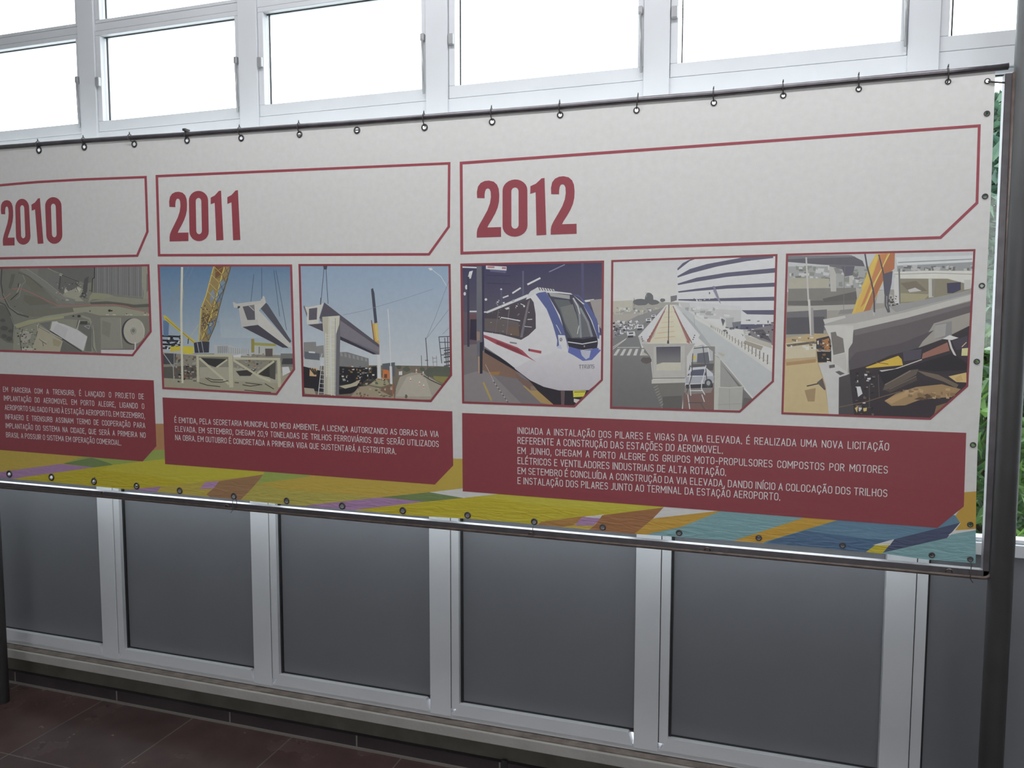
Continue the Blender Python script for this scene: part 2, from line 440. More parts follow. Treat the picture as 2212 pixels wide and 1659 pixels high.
WHITE = (187, 186, 184)
RED = (125, 59, 65)
LINE = (137, 66, 74)
TOPEYE = [(84, 324), (182, 317), (290, 311), (404, 303), (521, 298), (647, 290), (771, 281), (917, 275), (1063, 263), (1210, 248), (1375, 238), (1542, 222), (1692, 206), (1855, 192), (2048, 176), (2133, 175)]
SIDEEYE = [(2132, 245), (2128, 424), (2121, 617), (2110, 781), (2102, 961), (2096, 1133)]
BOTEYE = [(20, 1024), (111, 1031), (203, 1040), (295, 1050), (388, 1060), (505, 1072), (619, 1082), (739, 1093), (870, 1103), (1010, 1113), (1154, 1127), (1302, 1139), (1467, 1151), (1639, 1162), (1820, 1178), (2013, 1199), (2096, 1208)]
LEFTEYE = [(-90, 331), (-190, 337), (-300, 344), (-60, 1017), (-150, 1009), (-250, 1001), (-360, 992)]
def eyr(p): return 3.4 if p[0] < 700 else 3.9
holes = [circ(x, y, eyr((x, y)) * (.86 if x < 500 else 1), 12, eyr((x, y))) for x, y in TOPEYE + SIDEEYE + BOTEYE + LEFTEYE]
topedge = [(x, y + 5) for x, y in top[:-1]]
topedge[0] = (PL + 40, 349.5)
outline = topedge + [(2150, 154), (2149.5, 172), (2147, 245), (2140.4, 425), (2133, 570), (2128.5, 700), (2121.5, 826), (2111.7, 964), (2109, 1062), (2107.8, 1160), (2107.5, 1217),
    (2000, 1208.6), (1915, 1197), (1740, 1180.5), (1600, 1169.6), (1350, 1152), (1111, 1128.6), (1016, 1121), (880, 1113), (763, 1101.7), (592, 1087.6), (475, 1075.5), (253, 1055), (152, 1045.5), (32, 1034.8), (0, 1032), (PL + 40, 990)]
cA, cB, cC, c6, c7, c8 = crop(3.687, 0, 880), crop(3.687, 500, 980), crop(3.814, 1540, 900), crop(3.16, 0, 980), crop(3.16, 700, 1040), crop(2.566, 1350, 1080)
def T(c, cv, P): return (c, [cv(p) for p in P])
ident = lambda p: p
YEL, YEL2, ORG, OLV = (172, 163, 62), (170, 156, 50), (170, 148, 70), (166, 150, 72)
PUR, GRN, GRND, BRN = (150, 118, 152), (136, 150, 80), (104, 120, 78), (140, 108, 80)
LB, DBL, NAVY = (112, 146, 150), (88, 118, 138), (66, 74, 96)
bands = [
    (WHITE, outline),
    (ORG, [(PL - 20, 945), (0, 905), (345, 917), (360, 917), (985, 991), (1006, 991), (1006, 1076), (1400, 1102), (1300, 1180), (PL - 20, 1100)]),
    T((160, 120, 86), cA, [(1100, 130), (1330, 130), (1330, 345), (1100, 345)]),
    T(GRN, cA, [(700, 380), (1120, 400), (1230, 340), (1330, 336), (1330, 420), (1140, 436), (750, 478), (500, 448)]),
    T(GRND, cA, [(500, 448), (730, 400), (860, 440), (900, 456), (750, 478)]),
    T(PUR, cA, [(-60, 530), (0, 515), (480, 450), (750, 478), (150, 560), (100, 600), (-60, 600)]),
    T(YEL2, cA, [(100, 569), (750, 478), (1315, 412), (1330, 440), (2105, 520), (2105, 536), (1620, 590), (1280, 634), (1040, 700), (100, 600)]),
    T(YEL, cA, [(900, 458), (1315, 410), (1330, 440), (2105, 520), (2105, 536), (1620, 590), (1500, 606), (1180, 540), (800, 500)]),
    T(PUR, cA, [(1040, 652), (1285, 630), (1250, 672), (1100, 700)]),
    T(OLV, cA, [(1285, 630), (1620, 595), (1590, 650), (1650, 690), (1700, 760), (1250, 700), (1250, 672)]),
    T((158, 124, 158), cA, [(1635, 594), (1745, 588), (1700, 645), (1590, 652)]),
    T(BRN, cA, [(1745, 588), (2105, 533), (1905, 760), (1690, 730), (1645, 690), (1700, 645)]),
    T(GRN, cB, [(268, 140), (620, 165), (625, 182), (205, 238)]),
    T((160, 150, 78), cB, [(205, 236), (420, 290), (900, 320), (1150, 352), (660, 406), (640, 440), (60, 380)]),
    T(PUR, cB, [(600, 412), (1180, 348), (1560, 380), (1000, 446), (950, 480), (560, 440)]),
    T(GRND, cB, [(1190, 347), (1575, 307), (1850, 352), (1545, 383)]),
    T(WHITE, cB, [(1575, 307), (1840, 277), (1850, 260), (2150, 300), (2140, 324), (1850, 353)]),
    (YEL2, [(755, 1103), (923, 1083.6), (1002, 1075.5), (1078, 1067), (1120, 1050), (1433, 1085), (1433, 1097), (1400, 1102), (1301, 1113), (1168, 1127), (1100, 1145), (1000, 1135), (760, 1112)]),
    (YEL, [(1030, 1072.5), (1078, 1067), (1120, 1050), (1433, 1085), (1433, 1097), (1400, 1102), (1330, 1106), (1160, 1090)]),
    T((150, 112, 66), c7, [(1480, 276), (1750, 240), (1790, 235), (1700, 300), (1560, 320), (1440, 320)]),
    T(PUR, c7, [(1762, 242), (1895, 250), (1840, 300), (1710, 300)]),
    T(WHITE, c7, [(1770, 241), (1910, 226), (1890, 252)]),
    (( 140, 98, 66), [(1301, 1113), (1433, 1096.5), (1369, 1165), (1262, 1152), (1286, 1134)]),
    T(WHITE, c8, [(212, 45), (240, 20), (560, 50), (540, 59), (155, 103)]),
    T((172, 136, 60), c8, [(155, 103), (540, 58), (310, 150), (130, 200), (40, 200)]),
    T(LB, c8, [(540, 57), (600, 40), (1010, 80), (1010, 92), (620, 225), (590, 250), (100, 215), (130, 188), (310, 150)]),
    T((172, 136, 56), c8, [(1010, 92), (1040, 70), (1220, 90), (1195, 109), (790, 230), (760, 260), (585, 250), (596, 228)]),
    T(DBL, c8, [(775, 232), (1195, 107), (1230, 90), (1735, 140), (1800, 80), (1835, 86), (1860, 126), (1500, 217), (1340, 290), (1320, 320), (740, 260)]),
    T((72, 96, 122), c8, [(830, 218), (1000, 170), (1330, 215), (1480, 222), (1340, 290), (1320, 310), (760, 250)]),
    T(NAVY, c8, [(1495, 217), (1858, 126), (1785, 211), (1430, 293), (1420, 300)]),
    T(WHITE, c8, [(1375, 250), (1492, 217), (1468, 252)]),
    T(YEL2, c8, [(1388, 250), (1466, 250), (1430, 293), (1410, 320), (1320, 300)]),
    T(LB, c8, [(1420, 300), (1435, 291), (1785, 211), (1810, 190), (1960, 165), (1960, 380), (1640, 360)]),
    (WHITE, [(2048, 1156), (2063, 1145), (2112, 1141), (2112, 1143)]),
    ((168, 136, 62), [(2080, 1063.5), (2112, 1061), (2112, 1142), (2063, 1146), (2074.8, 1130.5), (2064, 1114), (2076, 1096)]),
]
planar('vinyl_sheet', bands, 0, banner, holes)

H2010 = [(-20, 399.6), (0, 397.6), (40, 394), (81, 390.6), (176, 385.2), (317, 379.8), (319, 440), (321, 501), (298, 555), (-16, 561)]
H2011 = [(336, 378), (973, 350), (972, 490.7), (928, 552), (341, 554)]
H2012 = [(993, 349.4), (2118.6, 268.3), (2113.5, 439.5), (2033, 516.3), (994.5, 550)]
def rim(P, w_, c): 
    return [(c, P)], [inset(P, w_)]
for P, w_ in ((H2010, 5.2), (H2011, 5.4), (H2012, 6.2)):
    pl_, hl_ = rim(P, w_, LINE)
    planar('heading_frame', pl_, .0004, banner, hl_)

G2 = [(1445, 185), (1443, 140), (1450, 100), (1468, 74), (1495, 60), (1525, 57), (1558, 66), (1580, 88), (1592, 120), (1596, 165), (1594, 215), (1585, 260), (1568, 305), (1545, 350), (1525, 385), (1516, 406), (1607, 406), (1607, 479), (1446, 479), (1446, 440), (1450, 415), (1462, 385), (1490, 330), (1517, 275), (1533, 225), (1539, 180), (1537, 140), (1530, 122), (1519, 115), (1506, 120), (1499, 137), (1496, 160), (1496, 188)]
G2 = [((x - 1443) / 164, (y - 57) / 422) for x, y in G2]
def superround(cx, cy, rx, ry, cap_):
    P = []
    for i in range(13):
        a = math.pi + math.pi * i / 12; P.append((cx + rx * math.cos(a), cy - ry + cap_ + cap_ * math.sin(a)))
    for i in range(13):
        a = math.pi * i / 12; P.append((cx + rx * math.cos(a), cy + ry - cap_ + cap_ * math.sin(a)))
    return P
G0, G0H = superround(.5, .5, .5, .5, .19), superround(.5, .5, .145, .36, .07)
G1 = [(1798, 105), (1835, 88), (1862, 62), (1874, 50), (1896, 47), (1907, 470), (1846, 472), (1835, 150), (1798, 162)]
G1 = [((x - 1798) / 109, (y - 47) / 425) for x, y in G1]
def quadmap(Q):
    TL, TR, BR, BL = [V(q) for q in Q]
    return lambda p: tuple((TL * (1 - p[0]) + TR * p[0]) * (1 - p[1]) + (BL * (1 - p[0]) + BR * p[0]) * p[1])
def number(txt, quads):
    polys, hl = [], []
    for ch, Q in zip(txt, quads):
        q = quadmap(Q)
        polys.append(((132, 62, 70), [q(p) for p in {'2': G2, '0': G0, '1': G1}[ch]]))
        if ch == '0': hl.append([q(p) for p in G0H])
    xs_ = [p[0] for c, P in polys for p in P]; ys_ = [p[1] for c, P in polys for p in P]
    # the sheet of one number: figures only, the counters stay open
    return polys, hl
def planar_free(name, polys, off, par, holes=(), label=None):
    big = (min(p[0] for c, P in polys for p in P) - 5, min(p[1] for c, P in polys for p in P) - 5, max(p[0] for c, P in polys for p in P) + 5, max(p[1] for c, P in polys for p in P) + 5)
    base = [(big[0], big[1]), (big[2], big[1]), (big[2], big[3]), (big[0], big[3])]
    return planar(name, [(None, base)] + polys, off, par, holes, label=label)
s_, o_ = 3.95, 400
def qc(Q, s, ox, oy): return [(x / s + ox, y / s + oy) for x, y in Q]
n10 = [qc(Q, 3.95, 0, 400) for Q in ([(2, 130), (118, 125), (125, 514), (24, 516)], [(128, 118), (245, 114), (264, 506), (138, 510)], [(266, 113), (349, 110), (371, 499), (283, 502)], [(382, 104), (523, 100), (534, 498), (398, 503)])]
n11 = [qc(Q, 3.95, 0, 400) for Q in ([(1443, 57), (1607, 55), (1608, 477), (1444, 480)], [(1610, 50), (1774, 47), (1783, 476), (1618, 480)], [(1798, 48), (1896, 46), (1907, 470), (1797, 473)], [(1940, 44), (2040, 42), (2051, 469), (1940, 471)])]
n12 = [qc(Q, 1.9235, 980, 260) for Q in ([(97, 251), (196, 249), (197, 484), (94, 487)], [(203, 247), (306, 244), (307, 482), (203, 485)], [(320, 241), (384, 239), (385, 477), (312, 479)], [(405, 233), (509, 231), (511, 471), (401, 475)])]
for txt, Q in (('2010', n10), ('2011', n11), ('2012', n12)):
    pl_, hl_ = number(txt, Q)
    planar_free('year_number', pl_, .0004, banner, hl_, label='bold red %s' % txt)

# caption boxes and their writing
CAP = [([(-14, 806), (0, 807.3), (332, 821.5), (337.8, 963.7), (308.2, 996.7), (0, 971.8), (-12, 971)], [
        ('EM PARCERIA COM A TRENSURB, É LANÇADO O PROJETO DE', (47, 558, 2020, 663)), ('IMPLANTAÇÃO DO AEROMOVEL EM PORTO ALEGRE, LIGANDO O', (58, 682, 2025, 800)),
        ('AEROPORTO SALGADO FILHO À ESTAÇÃO AEROPORTO. EM DEZEMBRO,', (72, 812, 2035, 935)), ('INFRAERO E TRENSURB ASSINAM TERMO DE COOPERAÇÃO PARA', (78, 943, 2040, 1070)),
        ('IMPLANTAÇÃO DO SISTEMA NA CIDADE, QUE SERÁ A PRIMEIRA NO', (85, 1068, 2045, 1207)), ('BRASIL A POSSUIR O SISTEMA EM OPERAÇÃO COMERCIAL.', (90, 1197, 1700, 1312))], crop(6.506, 0, 760), 10.4),
       ([(351, 858.5), (977, 888.5), (979, 1005.5), (939.5, 1046.6), (356.7, 1002.5)], [
        ('É EMITIDA, PELA SECRETARIA MUNICIPAL DO MEIO AMBIENTE, A LICENÇA AUTORIZANDO AS OBRAS DA VIA', (128, 178, 2065, 285)),
        ('ELEVADA. EM SETEMBRO, CHEGAM 20,9 TONELADAS DE TRILHOS FERROVIÁRIOS QUE SERÃO UTILIZADOS', (132, 243, 2067, 358)),
        ('NA OBRA. EM OUTUBRO É CONCRETADA A PRIMEIRA VIGA QUE SUSTENTARÁ A ESTRUTURA.', (133, 307, 1753, 411))], crop(3.403, 340, 860), 11.4),
       ([(998.2, 892), (2087.2, 935), (2082, 1094), (2025, 1140.4), (999.5, 1061.3)], [
        ('INICIADA A INSTALAÇÃO DOS PILARES E VIGAS DA VIA ELEVADA. É REALIZADA UMA NOVA LICITAÇÃO', (1118.6, 936.4, 1919.4, 972.6)),
        ('REFERENTE A CONSTRUÇÃO DAS ESTAÇÕES DO AEROMOVEL.', (1118.6, 958, 1560.4, 979.2)),
        ('EM JUNHO, CHEGAM A PORTO ALEGRE OS GRUPOS MOTO-PROPULSORES COMPOSTOS POR MOTORES', (1118.6, 979.4, 1916.8, 1022.4)),
        ('ELÉTRICOS E VENTILADORES INDUSTRIAIS DE ALTA ROTAÇÃO.', (1118.8, 1001.6, 1567.3, 1027.2)),
        ('EM SETEMBRO É CONCLUÍDA A CONSTRUÇÃO DA VIA ELEVADA, DANDO INÍCIO A COLOCAÇÃO DOS TRILHOS', (1118.8, 1023, 1915.7, 1073)),
        ('E INSTALAÇÃO DOS PILARES JUNTO AO TERMINAL DA ESTAÇÃO AEROPORTO.', (1118.8, 1044.6, 1684.2, 1080.4))], ident, 14.0)]
# the caption lettering: narrow square-shouldered capitals drawn as ribbons of even width
def _arc(cx, cy, rx, ry, a0, a1, n=6):
    return [(cx + rx * math.cos(math.radians(a0 + (a1 - a0) * i / n)), cy + ry * math.sin(math.radians(a0 + (a1 - a0) * i / n))) for i in range(n + 1)]
_W = .5; _R = .24
_O = _arc(.25, .76, .25, _R, 180, 0, 8) + _arc(.25, .24, .25, _R, 0, -180, 8)
GLYPH = {
 'A': (.54, [[(0, 0), (.27, 1), (.54, 0)], [(.09, .3), (.45, .3)]]),
 'B': (.5, [[(0, 0), (0, 1)] + _arc(.25, .77, .23, .23, 90, -90) + [(0, .54)], _arc(.26, .27, .24, .27, 90, -90) + [(0, 0)]]),
 'C': (.48, [[(.48, .72)] + _arc(.24, .76, .24, _R, 0, 180, 8) + _arc(.24, .24, .24, _R, 180, 360, 8) + [(.48, .28)]]),
 'D': (.5, [[(0, 0), (0, 1)] + _arc(.24, .74, .26, .26, 90, 0) + _arc(.24, .26, .26, .26, 0, -90) + [(0, 0)]]),
 'E': (.44, [[(.44, 1), (0, 1), (0, 0), (.44, 0)], [(0, .52), (.38, .52)]]),
 'F': (.43, [[(.43, 1), (0, 1), (0, 0)], [(0, .5), (.37, .5)]]),
 'G': (.5, [[(.5, .74)] + _arc(.25, .76, .25, _R, 0, 180, 8) + _arc(.25, .24, .25, _R, 180, 360, 8) + [(.5, .46), (.27, .46)]]),
 'H': (.5, [[(0, 0), (0, 1)], [(.5, 0), (.5, 1)], [(0, .52), (.5, .52)]]),
 'I': (.0, [[(0, 0), (0, 1)]]),
 'J': (.34, [[(.34, 1)] + _arc(.12, .22, .22, .22, 0, -90) + [(0, 0)]]),
 'L': (.42, [[(0, 1), (0, 0), (.42, 0)]]),
 'M': (.66, [[(0, 0), (0, 1), (.33, .35), (.66, 1), (.66, 0)]]),
 'N': (.52, [[(0, 0), (0, 1), (.52, 0), (.52, 1)]]),
 'O': (.5, [_O + [_O[0]]]), '0': (.5, [_O + [_O[0]]]),
 'P': (.49, [[(0, 0), (0, 1)] + _arc(.22, .73, .27, .27, 90, -90) + [(0, .46)]]),
 'Q': (.5, [_O + [_O[0]], [(.3, .24), (.52, -.04)]]),
 'R': (.5, [[(0, 0), (0, 1)] + _arc(.22, .74, .27, .26, 90, -90) + [(0, .48)], [(.24, .48), (.5, 0)]]),
 'S': (.48, [_arc(.24, .755, .235, .245, 25, 180, 7) + _arc(.24, .74, .235, .22, 180, 255, 3) + _arc(.24, .27, .24, .24, 75, 0, 3) + _arc(.24, .25, .24, .25, 0, -155, 7)]),
 'T': (.5, [[(0, 1), (.5, 1)], [(.25, 1), (.25, 0)]]),
 'U': (.5, [[(0, 1)] + _arc(.25, .25, .25, .25, 180, 360, 8) + [(.5, 1)]]),
 'V': (.52, [[(0, 1), (.26, 0), (.52, 1)]]),
 'Z': (.46, [[(0, 1), (.46, 1), (0, 0), (.46, 0)]]),
 '2': (.46, [_arc(.23, .77, .23, .23, 165, 0, 7) + [(.42, .6), (0, 0), (.46, 0)]]),
 '9': (.48, [_arc(.24, .72, .24, .28, 0, 360, 12), [(.48, .72), (.44, .4), (.24, 0)]]),
 '.': (.0, [[(0, -.06), (0, .07)]]), ',': (.06, [[(.06, .08), (0, -.2)]]), '-': (.3, [[(0, .44), (.3, .44)]]),
}
_CED = [(.24, 0), (.25, -.1), (.31, -.14), (.29, -.24), (.17, -.25)]
for ch, base, acc in (('É', 'E', [(.17, 1.14), (.31, 1.34)]), ('Í', 'I', [(-.04, 1.14), (.1, 1.34)]), ('Á', 'A', [(.22, 1.14), (.36, 1.34)]), ('À', 'A', [(.32, 1.14), (.18, 1.34)]),
                      ('Ã', 'A', [(.08, 1.17), (.17, 1.28), (.34, 1.19), (.44, 1.3)]), ('Õ', 'O', [(.07, 1.17), (.16, 1.28), (.33, 1.19), (.43, 1.3)]), ('Ç', 'C', _CED)):
    GLYPH[ch] = (GLYPH[base][0], GLYPH[base][1] + [acc])
def ribbon(b, P, w_, f):
    """quads along P; soft joints are mitred, sharp corners are two strokes meeting"""
    P = [V(p) for p in P]; cut = [0]
    for i in range(1, len(P) - 1):
        e1, e2 = (P[i] - P[i - 1]), (P[i + 1] - P[i])
        if e1.length > 1e-6 and e2.length > 1e-6 and e1.angle(e2) > 1.2: cut.append(i)
    cut.append(len(P) - 1)
    for a, c in zip(cut, cut[1:]): _ribbon(b, P[a:c + 1], w_, f)
LIFT = [0]
def _ribbon(b, P, w_, f):
    P = [p for i, p in enumerate(P) if i == 0 or (p - P[i - 1]).length > 1e-5]
    n = len(P)
    if n < 2: return
    closed = n > 3 and (P[0] - P[-1]).length < 1e-5
    if closed: P = P[:-1]; n -= 1
    Lf, Rt = [], []
    for i in range(n):
        e1 = (P[i] - P[i - 1]).normalized() if (i or closed) else None
        e2 = (P[(i + 1) % n] - P[i]).normalized() if (i < n - 1 or closed) else None
        e1 = e1 or e2; e2 = e2 or e1
        s = V((-e1.y, e1.x)) + V((-e2.y, e2.x)); k = s / (s.length_squared / 2)
        q = P[i].copy()
        if not closed and i == 0: q -= e1 * w_ * .45
        if not closed and i == n - 1: q += e1 * w_ * .45
        Lf.append(q + k * w_ / 2); Rt.append(q - k * w_ / 2)
    LIFT[0] = (LIFT[0] + 1) % 9; up = V((0, -.00004 * LIFT[0], 0))      # crossing strokes must not share one plane
    vl = [b.verts.new(f(p) + up) for p in Lf]; vr = [b.verts.new(f(p) + up) for p in Rt]
    for i in range(n if closed else n - 1):
        j = (i + 1) % n; b.faces.new((vl[i], vr[i], vr[j], vl[j]))
GAP, SPC, THK = .265, .36, .112
def measure(body):
    """letter width without spaces, and the number of spaces"""
    t = 0; n = 0
    for i, ch in enumerate(body):
        if ch == ' ': n += 1; continue
        t += GLYPH[ch][0] + GAP
    return t - GAP, n
M_TEXT = mat('pale_caption_ink', ink((203, 192, 192))[:3], .5, .3)
for poly, lines, cv, caph in CAP:
    cp_ = planar('caption_panel', [(RED, poly)], .0004, banner)
    def ends(q):
        a, c = cv((q[0], q[1])), cv((q[2], q[3])); return bn(*a, .0007), bn(*c, .0007), a, c
    body, q = lines[-1]; pa, pb, _, _ = ends(q)
    lw, ns = measure(body); sx = (pb.x - pa.x) / (lw + ns * SPC)
    out = bmesh.new()
    for body, q in lines:
        pa, pb, a, c = ends(q); want = (pb.x - pa.x) / sx
        lw, ns = measure(body); sp = (want - lw) / ns; k = 1.0
        if sp < .12: sp = .12; k = want / (lw + ns * sp)
        mid = ((a[0] + c[0]) / 2, (a[1] + c[1]) / 2)
        hz = bn(mid[0], mid[1] - caph).z - bn(*mid).z
        x = 0.0
        for ch in body:
            if ch == ' ': x += sp; continue
            w_, strokes_ = GLYPH[ch]
            for st in strokes_:
                # strokes are laid out in cap-height units so that uprights and bars keep one thickness
                def f(p, x=x):
                    t = x * sx * k + p.x * hz; fr = t / (pb.x - pa.x)
                    return V((pa.x + t, pa.y, pa.z + (pb.z - pa.z) * fr + p.y * hz))
                ribbon(out, [(u * sx * k / hz, v) for u, v in st], THK, f)
            x += w_ + GAP
    bmesh.ops.recalc_face_normals(out, faces=out.faces[:])
    under_any(obj('caption_text', out, M_TEXT), cp_)

# ------------------------------------------------------------------ the six printed photographs
def vg(y0, c0, y1, c1):
    """a printed tone running from c0 to c1 down the picture (crop rows turned into photo rows by the caller)"""
    def f(x, y):
        t = min(1, max(0, (y - y0) / (y1 - y0)))
        return tuple(a + (d - a) * t for a, d in zip(c0, c1))
    return f
class Pic:
    def __init__(s, sc, ox, oy): s.s, s.ox, s.oy, s.L = sc, ox, oy, []
    def cv(s, p): return (p[0] / s.s + s.ox, p[1] / s.s + s.oy)
    def p(s, c, *P):
        if isinstance(P[0], list): P = P[0]
        elif not isinstance(P[0], tuple): P = list(zip(P[0::2], P[1::2]))
        s.L.append((c, [s.cv(q) for q in P])); return s
    def g(s, y0, c0, y1, c1, *P):
        return s.p(vg(y0 / s.s + s.oy, c0, y1 / s.s + s.oy, c1), *P)
    def l(s, c, w_, *P):
        if not isinstance(P[0], tuple): P = list(zip(P[0::2], P[1::2]))
        s.L += strokes(c, w_ / s.s, [s.cv(q) for q in P]); return s
    def c(s, c, x, y, r, ry=None, n=16): return s.p(c, circ(x, y, r, n, ry))
    def blob(s, c, x, y, rx, ry, n=11, rnd=None, j=.3):
        r_ = rnd or random
        return s.p(c, [(x + rx * (1 - j * r_.random()) * math.cos(2 * math.pi * i / n), y + ry * (1 - j * r_.random()) * math.sin(2 * math.pi * i / n)) for i in range(n)])
    def specks(s, cols, n, x0, y0, x1, y1, a, b_, seed):
        r_ = random.Random(seed)
        for i in range(n):
            x, y = r_.uniform(x0, x1), r_.uniform(y0, y1); w_, h_ = r_.uniform(a, b_), r_.uniform(a, b_) * .7
            s.p(r_.choice(cols), x, y, x + w_, y + r_.uniform(-h_, h_) * .4, x + w_ * .9, y + h_, x + r_.uniform(0, 3), y + h_ * .9)
        return s
def photo(pic, border, label, bw=4.6):
    holder = planar('photo_print', [((100, 100, 98), inset(border, bw * .9))] + pic.L, .0004, banner, label=label)
    planar('print_border', [(RED if border[0][0] > 640 else LINE, border)], .0006, holder, [inset(border, bw)])

# 1 aerial view of fields and a round roof
a = Pic(6.506, 0, 560); G = lambda v, d=6: (v + 1, v, v - d)
a.p(G(120, 9), -130, 90, 2150, 60, 2150, 1050, 1880, 1370, -130, 1320)
a.p(G(112, 8), 30, 130, 320, 120, 620, 400, 820, 640, 400, 790, 140, 690, 40, 480, 20, 300)
a.p(G(104, 10), 340, 500, 560, 540, 700, 630, 420, 650, 330, 580).p(G(98, 8), 160, 210, 215, 205, 190, 320, 150, 420, 120, 400)
a.p(G(108, 10), 330, 190, 480, 280, 600, 400, 640, 470, 480, 460, 360, 330)
a.p(G(112, 4), 540, 125, 640, 115, 850, 230, 810, 460, 700, 370, 530, 240)
a.p(G(102, 3), 650, 112, 1330, 102, 1325, 240, 1280, 330, 1180, 330, 880, 215)
a.p(G(100, 2), 870, 225, 1120, 310, 1060, 430, 890, 490, 820, 450)
a.p(G(84, 0), 1190, 270, 1250, 240, 1235, 330, 1225, 440, 1200, 550, 1120, 530, 1160, 480, 1170, 350)
a.p(G(148, 16), 900, 470, 1060, 410, 1140, 360, 1150, 470, 1110, 530, 1180, 590, 1000, 590, 880, 510)
for i in range(26):
    x = 1335 + i * 26
    a.l(G(104 + (i * 7) % 9, 0), 26, x, 108, x + 4, 470 + i * 2)
    a.l(G(146 if i % 3 else 130, 0), 5 + i % 2 * 3, x + 9, 108, x + 12, 470 + i * 2.5)
a.p(G(140, 12), 1992, 98, 2110, 92, 2115, 560, 2010, 560, 2020, 480, 1990, 330).p(G(112, 8), 2060, 210, 2100, 200, 2105, 400, 2060, 470)
a.p(G(140, 22), 1300, 470, 1500, 485, 1600, 515, 1560, 560, 1300, 560, 1240, 610, 1260, 520)
a.p(G(134, 14), 1260, 600, 1600, 520, 1990, 560, 2120, 545, 2120, 620, 1800, 640, 1500, 590)
a.p(G(92, 8), 1265, 605, 1500, 590, 1700, 610, 1900, 640, 2120, 625, 2120, 670, 1880, 680, 1600, 640, 1280, 640)
a.p(G(144, 18), 480, 850, 700, 780, 1000, 690, 1300, 665, 1650, 665, 2120, 760, 2120, 800, 1400, 790, 1200, 740, 900, 800)
a.p(G(112, 10), 330, 720, 700, 690, 1020, 680, 1040, 740, 560, 810, 330, 800)
a.p(G(152, 30), 200, 920, 420, 850, 640, 830, 900, 800, 900, 830, 540, 880, 240, 970)
a.l(G(124, 6), 74, 300, 130, 420, 200, 560, 300, 760, 450, 900, 560, 1040, 600).l(G(146, 12), 7, 340, 110, 640, 310, 870, 500, 960, 570).l(G(92, 6), 12, 260, 185, 400, 240, 590, 400)
a.l(G(138, 12), 8, 320, 220, 360, 310, 310, 360, 270, 520, 220, 560).l(G(60, 2), 12, 260, 340, 250, 480, 150, 570).l(G(150, 12), 14, 285, 350, 240, 470)
a.l(G(78, -2), 20, 24, 130, 14, 340, 40, 500, 120, 670, 250, 770, 400, 812).l(G(146, 10), 6, 40, 480, 135, 670, 260, 760)
a.p(G(98, 6), -20, 640, 60, 650, 140, 780, 175, 900, 185, 1180, 100, 1170, -20, 1090).l(G(84, 0), 20, -20, 600, 70, 640, 140, 770, 185, 900, 175, 1110).l(G(148, 6), 6, 150, 800, 200, 940, 180, 1130)
for bx_, by_, q in ((60, 970, 60), (150, 1010, 40), (60, 1080, 50), (130, 1120, 55), (40, 860, 40), (250, 990, 30)): a.blob(G(82, 4), bx_, by_, q, q * .7, 12, random.Random(q))
a.p(G(134, 14), 210, 985, 330, 960, 540, 880, 900, 840, 1250, 860, 1310, 1000, 1310, 1340, 180, 1300)
a.p(G(110, 4), 550, 900, 720, 870, 690, 1000, 1140, 1290, 1300, 1320, 840, 1310, 880, 1150)
a.p((163, 158, 138), 548, 945, 885, 1155, 840, 1320, 450, 1310, 460, 1220, 520, 1080).p((150, 142, 116), 740, 1110, 870, 1160, 830, 1230, 750, 1210)
a.p(G(104, 4), 880, 1160, 1120, 1290, 1100, 1330, 835, 1330).p(G(106, 4), 1110, 900, 1260, 890, 1290, 990, 1285, 1300, 1190, 1290, 1230, 1080, 1100, 990)
a.p((70, 70, 72), 712, 1000, 1150, 1290, 1140, 1300, 690, 1005).p((190, 188, 187), 735, 876, 800, 872, 820, 892, 905, 915, 1085, 990, 1228, 1090, 1172, 1288, 705, 1000).p((182, 180, 180), 800, 905, 960, 975, 905, 1115, 740, 1010)
a.l((170, 166, 150), 12, 520, 930, 870, 1120).l((80, 78, 76), 6, 530, 945, 700, 1040).l((86, 84, 80), 8, 550, 1120, 600, 1160, 608, 1222).l((86, 84, 80), 8, 600, 1160, 655, 1195).l((176, 172, 160), 7, 560, 1120, 620, 1150, 655, 1165)
for P in ([330, 1000, 440, 1040, 430, 1110, 330, 1190, 290, 1120], [330, 1090, 400, 1080, 380, 1170, 330, 1180]): a.p((158, 155, 144), *P)
a.l((70, 68, 66), 9, 320, 980, 280, 1100, 300, 1290).l((76, 74, 70), 6, 350, 1010, 460, 1060).l((180, 176, 166), 10, 355, 1010, 450, 1050).p((172, 168, 156), 310, 1240, 460, 1240, 450, 1300, 310, 1300)
a.l((80, 78, 74), 8, 520, 900, 545, 940, 505, 1080).l((182, 178, 160), 8, 535, 900, 530, 1010)
a.specks([(60, 60, 58), (165, 162, 150), (96, 94, 88)], 46, 230, 970, 500, 1290, 10, 30, 3)
a.l((182, 180, 176), 8, 1120, 860, 1080, 990).l((66, 66, 66), 8, 1100, 850, 1075, 960).p((74, 74, 72), 1130, 870, 1230, 870, 1225, 915, 1120, 915).l((170, 168, 160), 6, 1180, 940, 1260, 930, 1250, 980, 1185, 940)
a.l(G(142, 12), 26, 1150, 800, 1260, 840, 1300, 950, 1320, 1150, 1340, 1300).l(G(92, 4), 8, 1290, 900, 1305, 1100, 1300, 1230, 1350, 1310).l(G(160, 12), 5, 1320, 1010, 1320, 1230, 1360, 1310)
a.p((136, 134, 124), 1410, 815, 1700, 815, 1722, 1255, 1420, 1270).p((126, 124, 114), 1440, 860, 1560, 900, 1540, 1100, 1430, 1050).l((160, 157, 146), 8, 1695, 830, 1700, 1100, 1720, 1250)
a.p((122, 120, 110), 1720, 820, 2110, 800, 2130, 1010, 1900, 1280, 1720, 1255)
